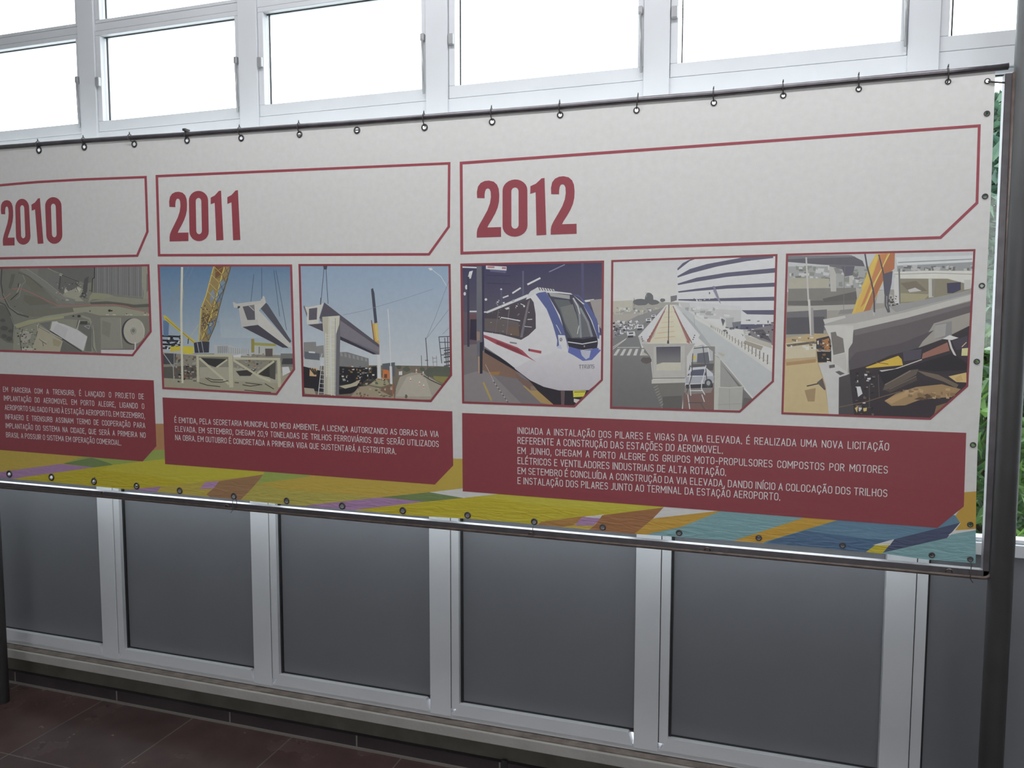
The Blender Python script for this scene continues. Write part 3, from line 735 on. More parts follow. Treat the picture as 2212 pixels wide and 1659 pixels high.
a.c((70, 68, 72), 1858, 1015, 150, 186, 28).c((168, 165, 152), 1886, 1010, 150, 180, 30).c((150, 147, 136), 1876, 1005, 44, 50).c((118, 116, 108), 1874, 1003, 22, 26).l((100, 98, 92), 5, 1835, 990, 1850, 1050, 1870, 1060).l((190, 188, 178), 5, 1990, 900, 2028, 990, 2020, 1110)
a.p((100, 98, 96), 1425, 1262, 1900, 1262, 1900, 1274, 1425, 1274).p((190, 184, 184), 1420, 1272, 1905, 1272, 1850, 1370, 1420, 1345).p((196, 192, 190), 1892, 1170, 1912, 1170, 1908, 1280, 1888, 1280).l((80, 78, 76), 7, 1884, 1190, 1880, 1265)
for x in (1490, 1585, 1765, 1820, 2020, 2080): a.l((182, 178, 166), 11, x, 779, x + 40, 781)
for x, y, r_ in ((1540, 722, 22), (1570, 724, 14), (1265, 728, 10), (1780, 768, 9), (2040, 755, 9), (1030, 800, 16), (1110, 800, 24), (208, 665, 8), (1265, 440, 9), (1160, 480, 14)): a.c((64, 62, 60), x, y, r_, r_ * .8, 9)
a.p((186, 183, 174), 840, 195, 880, 210, 865, 235, 830, 220).l((70, 68, 66), 9, 680, 120, 830, 205, 1110, 315).l((160, 157, 148), 6, 650, 112, 830, 200).l((84, 80, 80), 22, 850, 240, 830, 420).l((64, 62, 62), 14, 1328, 105, 1326, 260, 1300, 275, 1290, 460)
a.p((176, 172, 158), 910, 400, 960, 450, 900, 480).p((176, 172, 160), 1085, 390, 1140, 420, 1110, 470, 1070, 440).l((64, 62, 60), 8, 1060, 340, 1080, 360, 1130, 390).l((64, 62, 60), 8, 1070, 400, 1100, 460).l((182, 180, 170), 12, 925, 572, 965, 574)
a.specks([(70, 68, 66), (165, 161, 150)], 40, 760, 320, 1250, 580, 8, 22, 8)
a.l((172, 104, 98), 9, 170, 420, 260, 405, 330, 425, 500, 500, 700, 600, 830, 655, 1050, 655, 1250, 640, 1580, 635, 1760, 655, 1880, 690, 2110, 760).l((170, 112, 104), 9, -60, 560, 60, 550, 150, 480)
photo(a, [(-18, 577.5), (0, 576.3), (322.8, 570.8), (327.8, 717), (287.4, 769.8), (0, 760), (-16, 759)], 'aerial view of fields, sheds and a round roof')

# 2 yellow lattice crane lifting a box beam
a = Pic(4.7406, 330, 540)
a.g(160, (88, 116, 146), 1080, (166, 174, 178), 40, 130, 1480, 130, 1480, 1250, 1270, 1490, 60, 1460)
a.g(160, (96, 120, 146), 900, (160, 170, 176), 640, 160, 1420, 160, 1440, 900, 700, 900)
a.p((132, 128, 116), 80, 1050, 440, 1060, 640, 1060, 1480, 1080, 1480, 1500, 60, 1500)
a.p((150, 146, 126), 90, 1290, 460, 1290, 900, 1300, 1320, 1260, 1480, 1290, 1480, 1500, 60, 1500).p((158, 155, 138), 480, 1200, 800, 1200, 1300, 1280, 1330, 1370, 900, 1340, 480, 1310)
a.p((72, 74, 78), 90, 1060, 240, 1060, 230, 1170, 90, 1170).p((88, 86, 80), 90, 1200, 460, 1180, 460, 1330, 90, 1310)
a.specks([(40, 40, 42), (150, 146, 136), (92, 88, 80), (120, 86, 66)], 90, 210, 1090, 450, 1340, 8, 34, 11)
a.p((170, 172, 172), 630, 975, 800, 970, 830, 990, 1010, 1030, 1010, 1090, 630, 1070).p((150, 152, 152), 660, 985, 770, 980, 770, 1050, 665, 1055)
for x in range(670, 1000, 22): a.l((122, 124, 124), 4, x, 985 + (x - 670) * .1, x, 1060)
a.p((112, 112, 108), 1310, 1060, 1460, 1060, 1460, 1200, 1310, 1190).p((70, 70, 72), 1330, 1110, 1440, 1110, 1440, 1170, 1320, 1170).p((196, 198, 198), 1325, 1200, 1390, 1195, 1410, 1250, 1330, 1290)
a.p((150, 145, 80), 1010, 945, 1260, 960, 1260, 985, 1010, 975).p((140, 130, 70), 1008, 910, 1040, 910, 1040, 1050, 1008, 1050).p((168, 170, 165), 1040, 980, 1250, 985, 1250, 1075, 1040, 1070).p((92, 84, 82), 1150, 1010, 1228, 1010, 1226, 1090, 1155, 1090).p((110, 106, 96), 1085, 990, 1095, 990, 1095, 1060, 1085, 1060)
a.p((58, 58, 58), 480, 1100, 770, 1105, 740, 1150, 640, 1200, 560, 1170).p((64, 62, 60), 850, 1240, 1060, 1220, 1000, 1290, 890, 1290).p((62, 60, 58), 1050, 1260, 1230, 1160, 1230, 1310, 1130, 1290).p((80, 78, 74), 1190, 1150, 1260, 1120, 1255, 1330, 1200, 1310)
a.specks([(70, 70, 68), (146, 110, 66), (160, 158, 150), (110, 112, 110)], 60, 830, 1060, 1130, 1220, 8, 26, 15)
a.p((200, 200, 198), 820, 1080, 905, 1065, 900, 1100, 830, 1110)
for y in (880, 925, 965, 1005): a.l((40, 40, 44), 18, 95, y, 280, y + 8)
a.specks([(36, 36, 40), (190, 192, 192), (60, 60, 62)], 40, 95, 870, 280, 1030, 14, 34, 21)
a.p((96, 118, 146), 105, 720, 168, 730, 160, 880, 110, 880)
a.p((186, 168, 70), 105, 668, 130, 670, 310, 840, 440, 935, 420, 960, 290, 850, 120, 710).l((120, 106, 50), 5, 130, 700, 420, 945)
a.p((190, 172, 60), 180, 990, 280, 985, 290, 1030, 180, 1040).p((196, 180, 66), 310, 985, 420, 990, 415, 1065, 305, 1060)
a.l((170, 168, 162), 10, 100, 1045, 450, 1075).l((160, 160, 158), 8, 110, 1060, 210, 1200, 215, 1330).l((150, 150, 148), 7, 220, 1060, 218, 1200)
a.p((60, 62, 70), 420, 950, 510, 935, 580, 940, 575, 1050, 430, 1055).l((150, 152, 156), 8, 455, 950, 475, 1050).l((150, 152, 156), 7, 500, 940, 520, 1050)
# boom
a.p((140, 122, 84), 625, 168, 800, 168, 760, 340, 690, 560, 640, 760, 570, 940, 480, 930, 500, 600, 540, 480)
a.p((112, 132, 152), 690, 300, 750, 330, 700, 520, 640, 560).p((104, 124, 146), 560, 760, 640, 700, 600, 850, 560, 880).p((120, 136, 152), 590, 440, 620, 400, 640, 480, 590, 560)
a.p((112, 84, 60), 640, 170, 730, 170, 690, 280, 640, 300).p((100, 84, 70), 510, 640, 600, 660, 560, 790, 500, 830)
for P in ([625, 168, 545, 470, 495, 600, 480, 800, 470, 935], [735, 168, 690, 330, 620, 600, 560, 770, 500, 920]): a.l((190, 172, 90), 10, *P)
for P in ([800, 168, 740, 370, 680, 600, 640, 770, 570, 930], [770, 290, 720, 420, 640, 560]): a.l((84, 82, 74), 8, *P)
for i in range(9):
    t0, t1 = i / 9, (i + 1) / 9
    L_ = lambda t: (625 - 150 * t ** .8, 168 + 760 * t); R_ = lambda t: (735 - 230 * t, 168 + 750 * t); Q_ = lambda t: (800 - 230 * t, 168 + 760 * t)
    a.l((186, 168, 96), 5, L_(t0), R_(t1)).l((150, 130, 84), 5, R_(t0), L_(t1)).l((74, 72, 68), 5, R_(t0), Q_(t1)).l((96, 90, 74), 5, Q_(t0), R_(t1))
a.specks([(70, 62, 56), (188, 170, 90), (110, 74, 54)], 40, 490, 560, 660, 780, 8, 22, 31)
a.l((190, 176, 120), 4, 390, 880, 470, 765).l((60, 62, 64), 10, 365, 910, 360, 960)
# guy lines and the pale pole
for P in ([415, 180, 200, 640], [370, 170, 150, 610], [320, 250, 240, 470]): a.l((140, 132, 120), 3, *P)
a.l((196, 190, 172), 22, 300, 178, 292, 600, 296, 1000, 304, 1360).l((150, 146, 130), 6, 310, 400, 318, 470, 306, 500)
# box beam
a.p((84, 84, 92), 1085, 575, 1130, 510, 1180, 560, 1420, 935, 1400, 955).p((180, 178, 172), 880, 580, 1010, 530, 1110, 520, 1140, 470, 1160, 540, 1085, 620, 1080, 760, 1420, 1000, 1440, 985, 1380, 1005, 910, 790)
a.p((182, 180, 174), 1078, 610, 1410, 960, 1430, 1005, 1075, 770).p((72, 70, 78), 915, 787, 1078, 767, 1395, 1003, 1330, 1000).p((176, 174, 168), 820, 530, 860, 550, 1000, 530, 1100, 525, 1130, 470, 1150, 490, 1130, 545, 900, 595, 830, 590)
a.p((90, 88, 94), 920, 580, 1040, 560, 1048, 715, 968, 718).p((120, 116, 118), 985, 570, 1040, 620, 1040, 560).l((190, 188, 184), 5, 985, 572, 1038, 622).p((66, 66, 70), 870, 575, 895, 575, 890, 600, 868, 598)
a.p((172, 170, 166), 880, 595, 920, 590, 970, 720, 1075, 712, 1080, 765, 908, 790)
for P in ([1035, 250, 1005, 530], [1115, 180, 1118, 500], [1240, 210, 1300, 680], [1262, 210, 1370, 820]): a.l((70, 82, 98), 5, *P)
# pale timber barrier
TB = (176, 173, 150)
a.p((120, 116, 100), 470, 1085, 1300, 1120, 1300, 1142, 470, 1105)
for P, w_ in (([455, 1080, 800, 1082], 24), ([815, 1110, 1300, 1118], 24), ([458, 1080, 464, 1350], 26), ([795, 1070, 805, 1400], 44), ([1288, 1120, 1298, 1400], 32), ([480, 1110, 780, 1375], 22), ([760, 1125, 655, 1200], 16), ([820, 1125, 1100, 1300, 1200, 1340], 22), ([1240, 1140, 1070, 1265], 22)): a.l(TB, w_, *P)
a.l((150, 146, 124), 6, 820, 1090, 828, 1400).l((150, 146, 124), 5, 1310, 1130, 1316, 1390)
for P in ([540, 1310, 600, 1350, 700, 1355, 770, 1340], [480, 1360, 560, 1385, 690, 1400], [560, 1310, 620, 1330, 720, 1330], [920, 1380, 1000, 1395, 1100, 1380], [950, 1360, 1040, 1370, 1120, 1380], [1150, 1370, 1240, 1425], [940, 1435, 1100, 1452, 1210, 1458], [840, 1358, 880, 1360]): a.l((66, 64, 60), 8, *P)
photo(a, [(340.1, 571.2), (631, 571.2), (637.6, 798.4), (598.3, 853.7), (350.5, 840.6)], 'yellow crane lifting a concrete beam against blue sky')

# 3 beam laid on a pillar beside a road
a = Pic(4.74, 640, 540)
a.g(160, (134, 152, 172), 1200, (184, 188, 190), 20, 130, 1620, 130, 1620, 1300, 1390, 1570, 40, 1520)
a.p((112, 104, 92), 60, 1190, 900, 1180, 1500, 1190, 1620, 1200, 1620, 1580, 60, 1520)
a.p((152, 146, 134), 1060, 1300, 1180, 1255, 1300, 1262, 1500, 1385, 1400, 1530, 1010, 1540, 1020, 1420).p((166, 160, 148), 1130, 1300, 1260, 1270, 1330, 1320, 1390, 1500, 1020, 1500)
a.p((88, 92, 80), 1300, 1240, 1420, 1195, 1600, 1200, 1600, 1300, 1560, 1340, 1330, 1290).p((128, 124, 78), 1400, 1290, 1600, 1300, 1520, 1370, 1420, 1330).l((60, 60, 58), 9, 1280, 1270, 1370, 1330, 1490, 1385)
for x, y, q in ((1050, 1200, 30), (1130, 1220, 40), (1290, 1220, 30), (1370, 1230, 40), (1450, 1220, 46), (1540, 1230, 50)): a.blob((84, 90, 80), x, y, q, q * .8, 11, random.Random(q))
a.p((130, 130, 128), 75, 945, 200, 940, 205, 985, 280, 975, 285, 1100, 75, 1100).p((118, 118, 118), 440, 1045, 520, 1045, 740, 1110, 745, 1215, 440, 1190)
for i in range(7): a.p((138, 138, 136), 450 + i * 42, 1046 + i * 10, 470 + i * 42, 1048 + i * 10, 476 + i * 42, 1090 + i * 9, 452 + i * 42, 1085 + i * 9)
a.p((176, 178, 178), 70, 1110, 240, 1130, 245, 1160, 240, 1240, 70, 1190).p((96, 100, 106), 85, 1040, 240, 1060, 240, 1130, 85, 1115).l((200, 202, 200), 16, 130, 1045, 190, 1050).l((180, 180, 178), 8, 265, 1060, 240, 1150)
a.p((48, 46, 50), 70, 1190, 260, 1240, 270, 1460, 80, 1420).p((66, 62, 60), 270, 1260, 440, 1190, 740, 1210, 830, 1200, 830, 1330, 700, 1400, 560, 1470, 270, 1470)
a.p((44, 44, 48), 440, 1195, 600, 1210, 820, 1190, 820, 1320, 720, 1330, 600, 1370, 440, 1380).p((42, 40, 44), 440, 1430, 600, 1380, 700, 1330, 640, 1420, 560, 1470, 440, 1480).p((190, 160, 120), 140, 1205, 215, 1210, 205, 1295, 135, 1290)
for i in range(3): a.l((60, 56, 54), 14, 140 + i * 24, 1210 + i * 4, 190 + i * 14, 1275)
a.p((168, 162, 140), 440, 1395, 560, 1370, 660, 1325, 620, 1390, 500, 1420).p((160, 152, 136), 80, 1410, 180, 1420, 200, 1480, 90, 1470)
a.p((150, 138, 118), 560, 1500, 640, 1400, 740, 1390, 860, 1420, 1000, 1470, 1000, 1540, 600, 1520).p((150, 146, 118), 750, 1380, 830, 1310, 930, 1330, 960, 1390, 860, 1400).p((118, 96, 82), 880, 1400, 1000, 1360, 1020, 1440, 980, 1500, 860, 1440)
a.specks([(180, 178, 172), (70, 68, 66), (120, 116, 110), (150, 112, 60)], 70, 440, 1180, 900, 1340, 8, 30, 41)
a.specks([(170, 160, 142), (110, 90, 78), (92, 96, 76)], 40, 600, 1340, 1000, 1520, 10, 34, 43)
a.p((188, 112, 66), 890, 1230, 915, 1205, 950, 1240, 955, 1320, 885, 1320).p((96, 70, 62), 900, 1270, 930, 1270, 930, 1310, 900, 1310).p((90, 94, 100), 880, 1165, 1010, 1150, 1010, 1290, 960, 1300, 950, 1230, 880, 1220)
a.p((200, 199, 194), 828, 1075, 862, 1075, 868, 1320, 830, 1315).p((196, 196, 194), 955, 1190, 980, 1190, 985, 1375, 960, 1370).l((196, 196, 192), 9, 938, 605, 955, 860, 968, 1200)
a.l((160, 98, 84), 8, 985, 1380, 990, 1500)
# far crane
a.p((70, 72, 84), 765, 400, 785, 390, 800, 440, 830, 745, 800, 750).p((190, 154, 92), 775, 755, 832, 748, 850, 960, 856, 1070, 800, 950).l((120, 90, 66), 10, 770, 720, 800, 950).p((214, 176, 110), 800, 760, 830, 755, 845, 930, 820, 930)
a.l((120, 130, 142), 4, 480, 665, 700, 620, 830, 580, 1100, 500, 1400, 400).l((110, 120, 132), 4, 1330, 910, 1420, 700, 1560, 320).l((110, 120, 132), 4, 1340, 900, 1560, 610).l((120, 128, 138), 4, 1500, 860, 1560, 800)
a.l((196, 200, 202), 5, 1400, 210, 1480, 270, 1540, 370).p((206, 208, 208), 1350, 185, 1385, 182, 1400, 205, 1370, 210)
a.l((84, 84, 88), 9, 1325, 900, 1340, 1100, 1352, 1310).l((84, 84, 88), 8, 1320, 1130, 1350, 1130).l((84, 84, 88), 6, 1280, 1080, 1284, 1200)
for P in ([1460, 890, 1490, 1160], [1550, 885, 1555, 1200], [1460, 890, 1570, 885], [1465, 945, 1570, 945], [1470, 1010, 1570, 1000], [1480, 1075, 1570, 1070], [1520, 900, 1540, 1200]): a.l((74, 76, 82), 8, *P)
for y in (1030, 1060, 1100, 1150, 1190): a.l((84, 84, 88), 16, 1515, y, 1570, y - 10)
for P in ([1395, 1090, 1405, 1190], [1435, 1080, 1440, 1190], [1395, 1110, 1440, 1105], [1395, 1150, 1440, 1145]): a.l((120, 122, 126), 5, *P)
for x, y in ((1170, 1330), (1262, 1365), (1304, 1395), (1230, 1240), (1300, 1265)): a.p((198, 190, 180), x - 5, y - 22, x + 5, y - 22, x + 8, y + 18, x - 8, y + 18).p((170, 90, 70), x - 6, y + 2, x + 6, y + 2, x + 8, y + 12, x - 7, y + 12)
a.blob((96, 90, 84), 1125, 1500, 16, 26, 9, random.Random(1)).p((196, 196, 194), 1050, 1245, 1085, 1240, 1085, 1280, 1050, 1280)
# beam and pillar
a.p((104, 102, 112), 285, 535, 460, 670, 840, 960, 850, 1070, 800, 1070, 440, 900, 240, 720).p((86, 82, 92), 285, 540, 850, 970, 850, 1030, 460, 740, 235, 700).p((118, 114, 122), 450, 720, 850, 1000, 850, 1050, 450, 880).p((62, 58, 66), 450, 885, 820, 1062, 790, 1070, 450, 920)
a.p((84, 78, 86), 120, 765, 270, 750, 275, 835)
a.p((190, 188, 180), 80, 580, 120, 585, 250, 560, 285, 535, 245, 640, 225, 755, 110, 760, 105, 650).p((110, 106, 112), 72, 575, 85, 572, 112, 650, 110, 690).p((92, 88, 96), 130, 602, 215, 590, 210, 712, 128, 720).p((190, 188, 180), 105, 720, 225, 712, 230, 755, 110, 762)
a.p((186, 184, 168), 265, 685, 445, 672, 440, 760, 405, 870, 395, 1490, 290, 1475, 290, 900, 275, 800).p((104, 102, 106), 445, 672, 450, 690, 450, 900, 435, 1490, 395, 1490, 405, 870, 440, 760).p((172, 168, 152), 265, 685, 330, 680, 320, 1000, 320, 1480, 290, 1475, 290, 900)
for xa, xb, y0, y1, c_ in ((352, 405, 700, 1490, (214, 212, 204)), (300, 350, 850, 1300, (198, 196, 186))):
    a.l(c_, 8, xa, y0, xa + 8, y1).l(c_, 8, xb, y0, xb - 8, y1)
    n = 16
    for i in range(n): y = y0 + 20 + (y1 - y0 - 20) * i / n; a.l(c_, 6, xa + 2, y, xb - 2, y)
a.l((120, 116, 112), 5, 400, 700, 396, 1480)
a.l((206, 206, 202), 7, 262, 1150, 225, 1480).l((206, 206, 202), 7, 285, 1180, 285, 1480)
for i in range(6): a.l((206, 206, 202), 5, 250 - i * 4, 1230 + i * 45, 286, 1235 + i * 45)
a.l((68, 74, 86), 6, 285, 180, 250, 555).l((68, 74, 86), 6, 303, 180, 325, 550).p((70, 72, 80), 275, 165, 318, 165, 312, 200, 282, 200).l((70, 70, 74), 8, 252, 490, 248, 560)
photo(a, [(644.6, 570.2), (973.3, 570.2), (976.7, 811), (931.6, 868.7), (652.7, 856.5)], 'concrete beam resting on a tall pillar by a road')

# 4 white and blue train in a shed
a = Pic(4.609, 990, 540)
a.p((72, 70, 92), 10, 110, 1480, 90, 1480, 1300, 1180, 1600, 20, 1560)
a.g(120, (60, 58, 84), 600, (84, 80, 94), 30, 120, 1460, 100, 1460, 560, 30, 640)
a.p((96, 84, 92), 30, 620, 250, 620, 250, 960, 30, 960).p((100, 76, 80), 110, 640, 180, 640, 180, 900, 110, 900).p((52, 48, 62), 120, 690, 190, 690, 190, 900, 115, 890)
a.p((114, 108, 110), 30, 950, 260, 930, 700, 1300, 960, 1560, 20, 1560).p((128, 122, 122), 40, 1250, 280, 1180, 640, 1540, 40, 1530).p((120, 96, 84), 180, 1050, 300, 1000, 560, 1190, 640, 1290, 340, 1240, 210, 1180).p((158, 132, 88), 640, 1350, 760, 1360, 960, 1550, 820, 1520)
a.p((146, 110, 72), 300, 1215, 420, 1210, 400, 1245, 310, 1245).l((160, 140, 84), 18, 250, 1320, 330, 1500).p((112, 92, 84), 560, 1230, 780, 1350, 780, 1400, 720, 1400, 600, 1300).p((130, 114, 100), 720, 1355, 785, 1355, 785, 1400, 720, 1400)
for i in range(14): a.l((52, 48, 50) if i % 2 else (180, 178, 170), 7, 345 + i * 11, 1300 + i * 16, 351 + i * 11, 1309 + i * 16)
a.l((170, 166, 158), 4, 270, 1140, 350, 1300)
a.p((44, 40, 46), 700, 1290, 900, 1370, 1300, 1390, 1280, 1480, 1150, 1560, 960, 1550, 790, 1400).p((40, 38, 48), 260, 980, 420, 1070, 640, 1240, 600, 1220, 260, 1020).p((96, 80, 82), 1020, 1400, 1060, 1400, 1055, 1550, 1025, 1550)
a.p((202, 186, 70), 1142, 1402, 1272, 1400, 1250, 1460, 1145, 1466).l((96, 84, 50), 7, 1155, 1415, 1262, 1412).p((190, 186, 180), 1150, 1480, 1210, 1490, 1180, 1530, 1150, 1510)
# roof lights, columns
for P in ([40, 170, 185, 175], [115, 612, 180, 612]): a.l((196, 196, 204), 14, *P)
a.p((196, 192, 196), 275, 155, 480, 165, 480, 205, 275, 190).p((160, 110, 112), 290, 162, 360, 164, 360, 180, 290, 178).p((160, 110, 112), 435, 170, 475, 172, 475, 190, 435, 188).p((90, 90, 120), 310, 195, 480, 208, 470, 230, 320, 215)
for P, w_ in (([690, 343, 815, 280], 18), ([540, 430, 620, 378], 16), ([445, 475, 498, 455], 14), ([905, 218, 1060, 145], 10), ([1260, 510, 1348, 498], 20)): a.l((214, 216, 220) if w_ > 10 else (120, 120, 146), w_, *P)
a.p((224, 226, 226), 110, 215, 145, 205, 125, 285, 92, 285).c((214, 216, 216), 80, 370, 12, 24).c((214, 216, 216), 64, 436, 12, 18).c((200, 196, 190), 275, 493, 13).c((190, 190, 190), 427, 392, 10)
for P, w_, c_ in (([645, 210, 645, 450], 16, (90, 90, 112)), ([427, 400, 430, 560], 16, (84, 84, 104)), ([98, 270, 100, 960], 22, (60, 58, 74)), ([1235, 130, 1240, 480], 26, (78, 76, 104)), ([250, 170, 245, 1000], 18, (56, 54, 74))): a.l(c_, w_, *P)
for y in (250, 330): a.l((54, 52, 74), 6, 280, y, 520, y + 8)
a.p((148, 142, 138), 1310, 500, 1440, 485, 1440, 800, 1400, 760, 1340, 600)
# body
BODYC = (194, 192, 194)
a.p(BODYC, 250, 815, 620, 870, 640, 560, 690, 460, 720, 430, 790, 380, 880, 400, 1120, 430, 1260, 540, 1360, 720, 1420, 900, 1430, 1290, 1300, 1395, 1150, 1400, 1000, 1398, 850, 1362, 720, 1300, 480, 1110, 260, 960)
a.g(900, (196, 194, 196), 1400, (176, 172, 176), 700, 1100, 1000, 1000, 1430, 1040, 1430, 1290, 1300, 1395, 1150, 1400, 1000, 1398, 850, 1362, 720, 1300, 560, 1180)
a.p((214, 212, 200), 265, 618, 690, 440, 700, 465, 290, 630).p((186, 186, 186), 690, 450, 720, 410, 790, 370, 950, 390, 960, 405, 800, 415, 700, 480)
for i in range(6): a.l((70, 68, 72), 8, 800 + i * 26, 372 + i * 3, 815 + i * 26, 400 + i * 2)
a.p((74, 68, 74), 260, 640, 480, 560, 690, 490, 720, 478, 750, 520, 770, 640, 772, 780, 700, 850, 625, 895, 420, 840, 262, 810)
a.p((96, 88, 88), 262, 680, 480, 690, 600, 720, 600, 850, 262, 800).p((104, 88, 78), 480, 770, 600, 760, 610, 860, 480, 840).p((110, 106, 110), 615, 870, 650, 700, 690, 520, 715, 490, 690, 620, 640, 870).l((110, 104, 108), 8, 480, 840, 510, 560).l((104, 98, 102), 7, 370, 820, 400, 600)
a.l((206, 206, 206), 10, 425, 672, 495, 682, 615, 706).l((190, 190, 190), 8, 690, 692, 735, 690).l((190, 190, 190), 6, 660, 760, 730, 768).p((212, 212, 208), 460, 580, 500, 568, 510, 585, 480, 595).l((200, 200, 200), 7, 620, 535, 655, 552).specks([(190, 190, 186), (120, 112, 110)], 22, 300, 500, 700, 840, 6, 16, 55)
a.specks([(220, 220, 214), (150, 150, 150)], 14, 370, 480, 680, 580, 10, 22, 57)
a.p((150, 74, 84), 250, 842, 380, 890, 590, 970, 640, 1000, 700, 1060, 775, 1115, 690, 1070, 580, 1025, 380, 940, 250, 870).p((122, 58, 68), 380, 905, 590, 985, 660, 1050, 560, 1010, 380, 932)
a.p((152, 70, 78), 698, 982, 828, 1005, 825, 1032, 698, 1006).p((60, 52, 56), 698, 982, 712, 985, 708, 1008, 698, 1006).l((120, 118, 122), 14, 515, 920, 580, 930)
a.p((84, 92, 136), 770, 440, 800, 425, 870, 415, 900, 460, 980, 620, 1050, 780, 1090, 940, 1090, 1010, 980, 960, 985, 900, 940, 740, 880, 590)
a.p((66, 66, 80), 880, 425, 1010, 432, 1140, 445, 1240, 540, 1320, 700, 1385, 870, 1390, 930, 1380, 985, 1100, 970, 1075, 880, 1010, 650)
a.p((92, 96, 98), 950, 490, 1100, 500, 1180, 640, 1220, 870, 1130, 880, 1080, 800, 1010, 600).p((112, 114, 112), 1015, 570, 1140, 540, 1190, 700, 1205, 870, 1140, 870, 1060, 720).p((150, 150, 148), 900, 425, 1110, 450, 1110, 490, 920, 460)
a.p((96, 98, 102), 1130, 470, 1200, 540, 1290, 700, 1340, 860, 1230, 870, 1200, 690).l((172, 174, 176), 14, 1145, 480, 1190, 560, 1210, 640).l((128, 132, 136), 22, 1215, 580, 1290, 720, 1330, 860).l((200, 202, 202), 6, 1205, 740, 1185, 835).l((128, 132, 136), 22, 1205, 640, 1220, 870)
a.p((40, 38, 50), 1085, 875, 1240, 890, 1370, 865, 1390, 915, 1240, 930, 1092, 915).l((212, 212, 216), 9, 1092, 915, 1235, 936, 1380, 910).p((46, 44, 56), 1092, 925, 1235, 945, 1385, 918, 1380, 975, 1240, 995, 1105, 975)
a.p((84, 92, 136), 1140, 440, 1210, 470, 1300, 600, 1390, 800, 1425, 960, 1420, 860, 1380, 690, 1290, 540, 1200, 450).p((84, 92, 136), 1240, 540, 1260, 540, 1340, 640, 1420, 850, 1420, 900, 1390, 880, 1330, 700)
a.p((90, 100, 156), 1092, 1020, 1100, 960, 1240, 1000, 1390, 975, 1420, 1000, 1330, 1095, 1240, 1105, 1150, 1050).p((170, 172, 184), 1215, 1000, 1320, 1000, 1305, 1070, 1270, 1090, 1230, 1050).l((190, 192, 204), 6, 975, 745, 1000, 790, 1022, 835)
a.p(BODYC, 992, 846, 1062, 850, 1082, 930, 1092, 1020, 1010, 1000).c((84, 82, 90), 1022, 892, 13, 18).c(BODYC, 1022, 892, 7, 11).l((84, 82, 90), 4, 1018, 900, 1028, 884).p((170, 176, 196), 985, 960, 1020, 940, 1030, 990, 985, 975).c((130, 128, 134), 1255, 958, 8, 10)
a.p((190, 190, 192), 1405, 850, 1425, 850, 1425, 960, 1398, 1000).l((206, 206, 210), 8, 1395, 745, 1402, 820)
# maker's lettering on the nose
t_, x = (112, 110, 116), 1202
for ch in 'TTRANS':
    if ch == 'T': a.l(t_, 7, x, 1147, x + 21, 1145).l(t_, 7, x + 11, 1147, x + 11, 1180)
    elif ch == 'R': a.l(t_, 6, x + 3, 1180, x + 3, 1146, x + 20, 1145, x + 20, 1160, x + 5, 1163, x + 21, 1179)
    elif ch == 'A': a.l(t_, 6, x + 2, 1146, x + 20, 1144, x + 20, 1177, x + 3, 1178, x + 3, 1162, x + 19, 1161)
    elif ch == 'N': a.l(t_, 6, x + 3, 1178, x + 3, 1145, x + 20, 1143, x + 20, 1176)
    else: a.l(t_, 6, x + 20, 1142, x + 3, 1143, x + 3, 1158, x + 20, 1158, x + 20, 1174, x + 2, 1176)
    x += 26
a.l((170, 168, 172), 4, 1205, 1188, 1352, 1182)
# pillar in front
a.p((100, 100, 108), 182, 160, 232, 160, 240, 900, 242, 1230, 196, 1235, 182, 900).p((140, 120, 110), 182, 810, 215, 815, 216, 900, 184, 905).p((160, 136, 116), 196, 1060, 212, 1060, 214, 1230, 198, 1232).p((50, 48, 58), 214, 920, 244, 915, 240, 1230, 214, 1232).c((206, 204, 196), 268, 618, 14, 8)
photo(a, [(994.3, 569.3), (1305, 562.8), (1302.4, 821.6), (1241.7, 880.2), (998.2, 871.5)], 'white and blue rail car standing in a dark shed')

# 5 elevated track and round striped building
a = Pic(4.608, 1310, 540)
a.g(100, (184, 184, 184), 520, (196, 194, 190), 40, 60, 1720, 20, 1720, 1340, 1340, 1640, 30, 1600)
a.p((152, 150, 142), 60, 520, 720, 520, 720, 620, 60, 800).p((172, 168, 156), 60, 510, 260, 500, 260, 600, 60, 620)
for x, y, rx_, ry_ in ((425, 480, 46, 60), (340, 520, 90, 36), (470, 520, 60, 30), (560, 500, 30, 20)): a.blob((98, 100, 102), x, y, rx_, ry_, 13, random.Random(x), .2)
a.l((110, 108, 108), 5, 275, 480, 276, 560).l((150, 148, 146), 5, 395, 420, 400, 470).p((110, 108, 112), 638, 460, 702, 450, 700, 500, 640, 520)
a.specks([(205, 206, 206), (120, 120, 122), (170, 166, 150)], 60, 70, 570, 620, 640, 10, 40, 61)
a.p((160, 156, 148), 60, 640, 330, 630, 320, 680, 60, 780)
a.p((132, 130, 130), 60, 780, 320, 650, 600, 560, 560, 620, 300, 800, 60, 900).specks([(190, 190, 192), (70, 70, 76), (110, 110, 116), (214, 214, 214)], 110, 60, 700, 320, 850, 10, 34, 63)
a.p((118, 118, 118), 60, 880, 300, 780, 600, 560, 560, 760, 330, 900, 440, 1290, 450, 1600, 50, 1600).g(900, (120, 119, 118), 1560, (104, 102, 102), 60, 1040, 430, 960, 460, 1290, 560, 1600, 50, 1600)
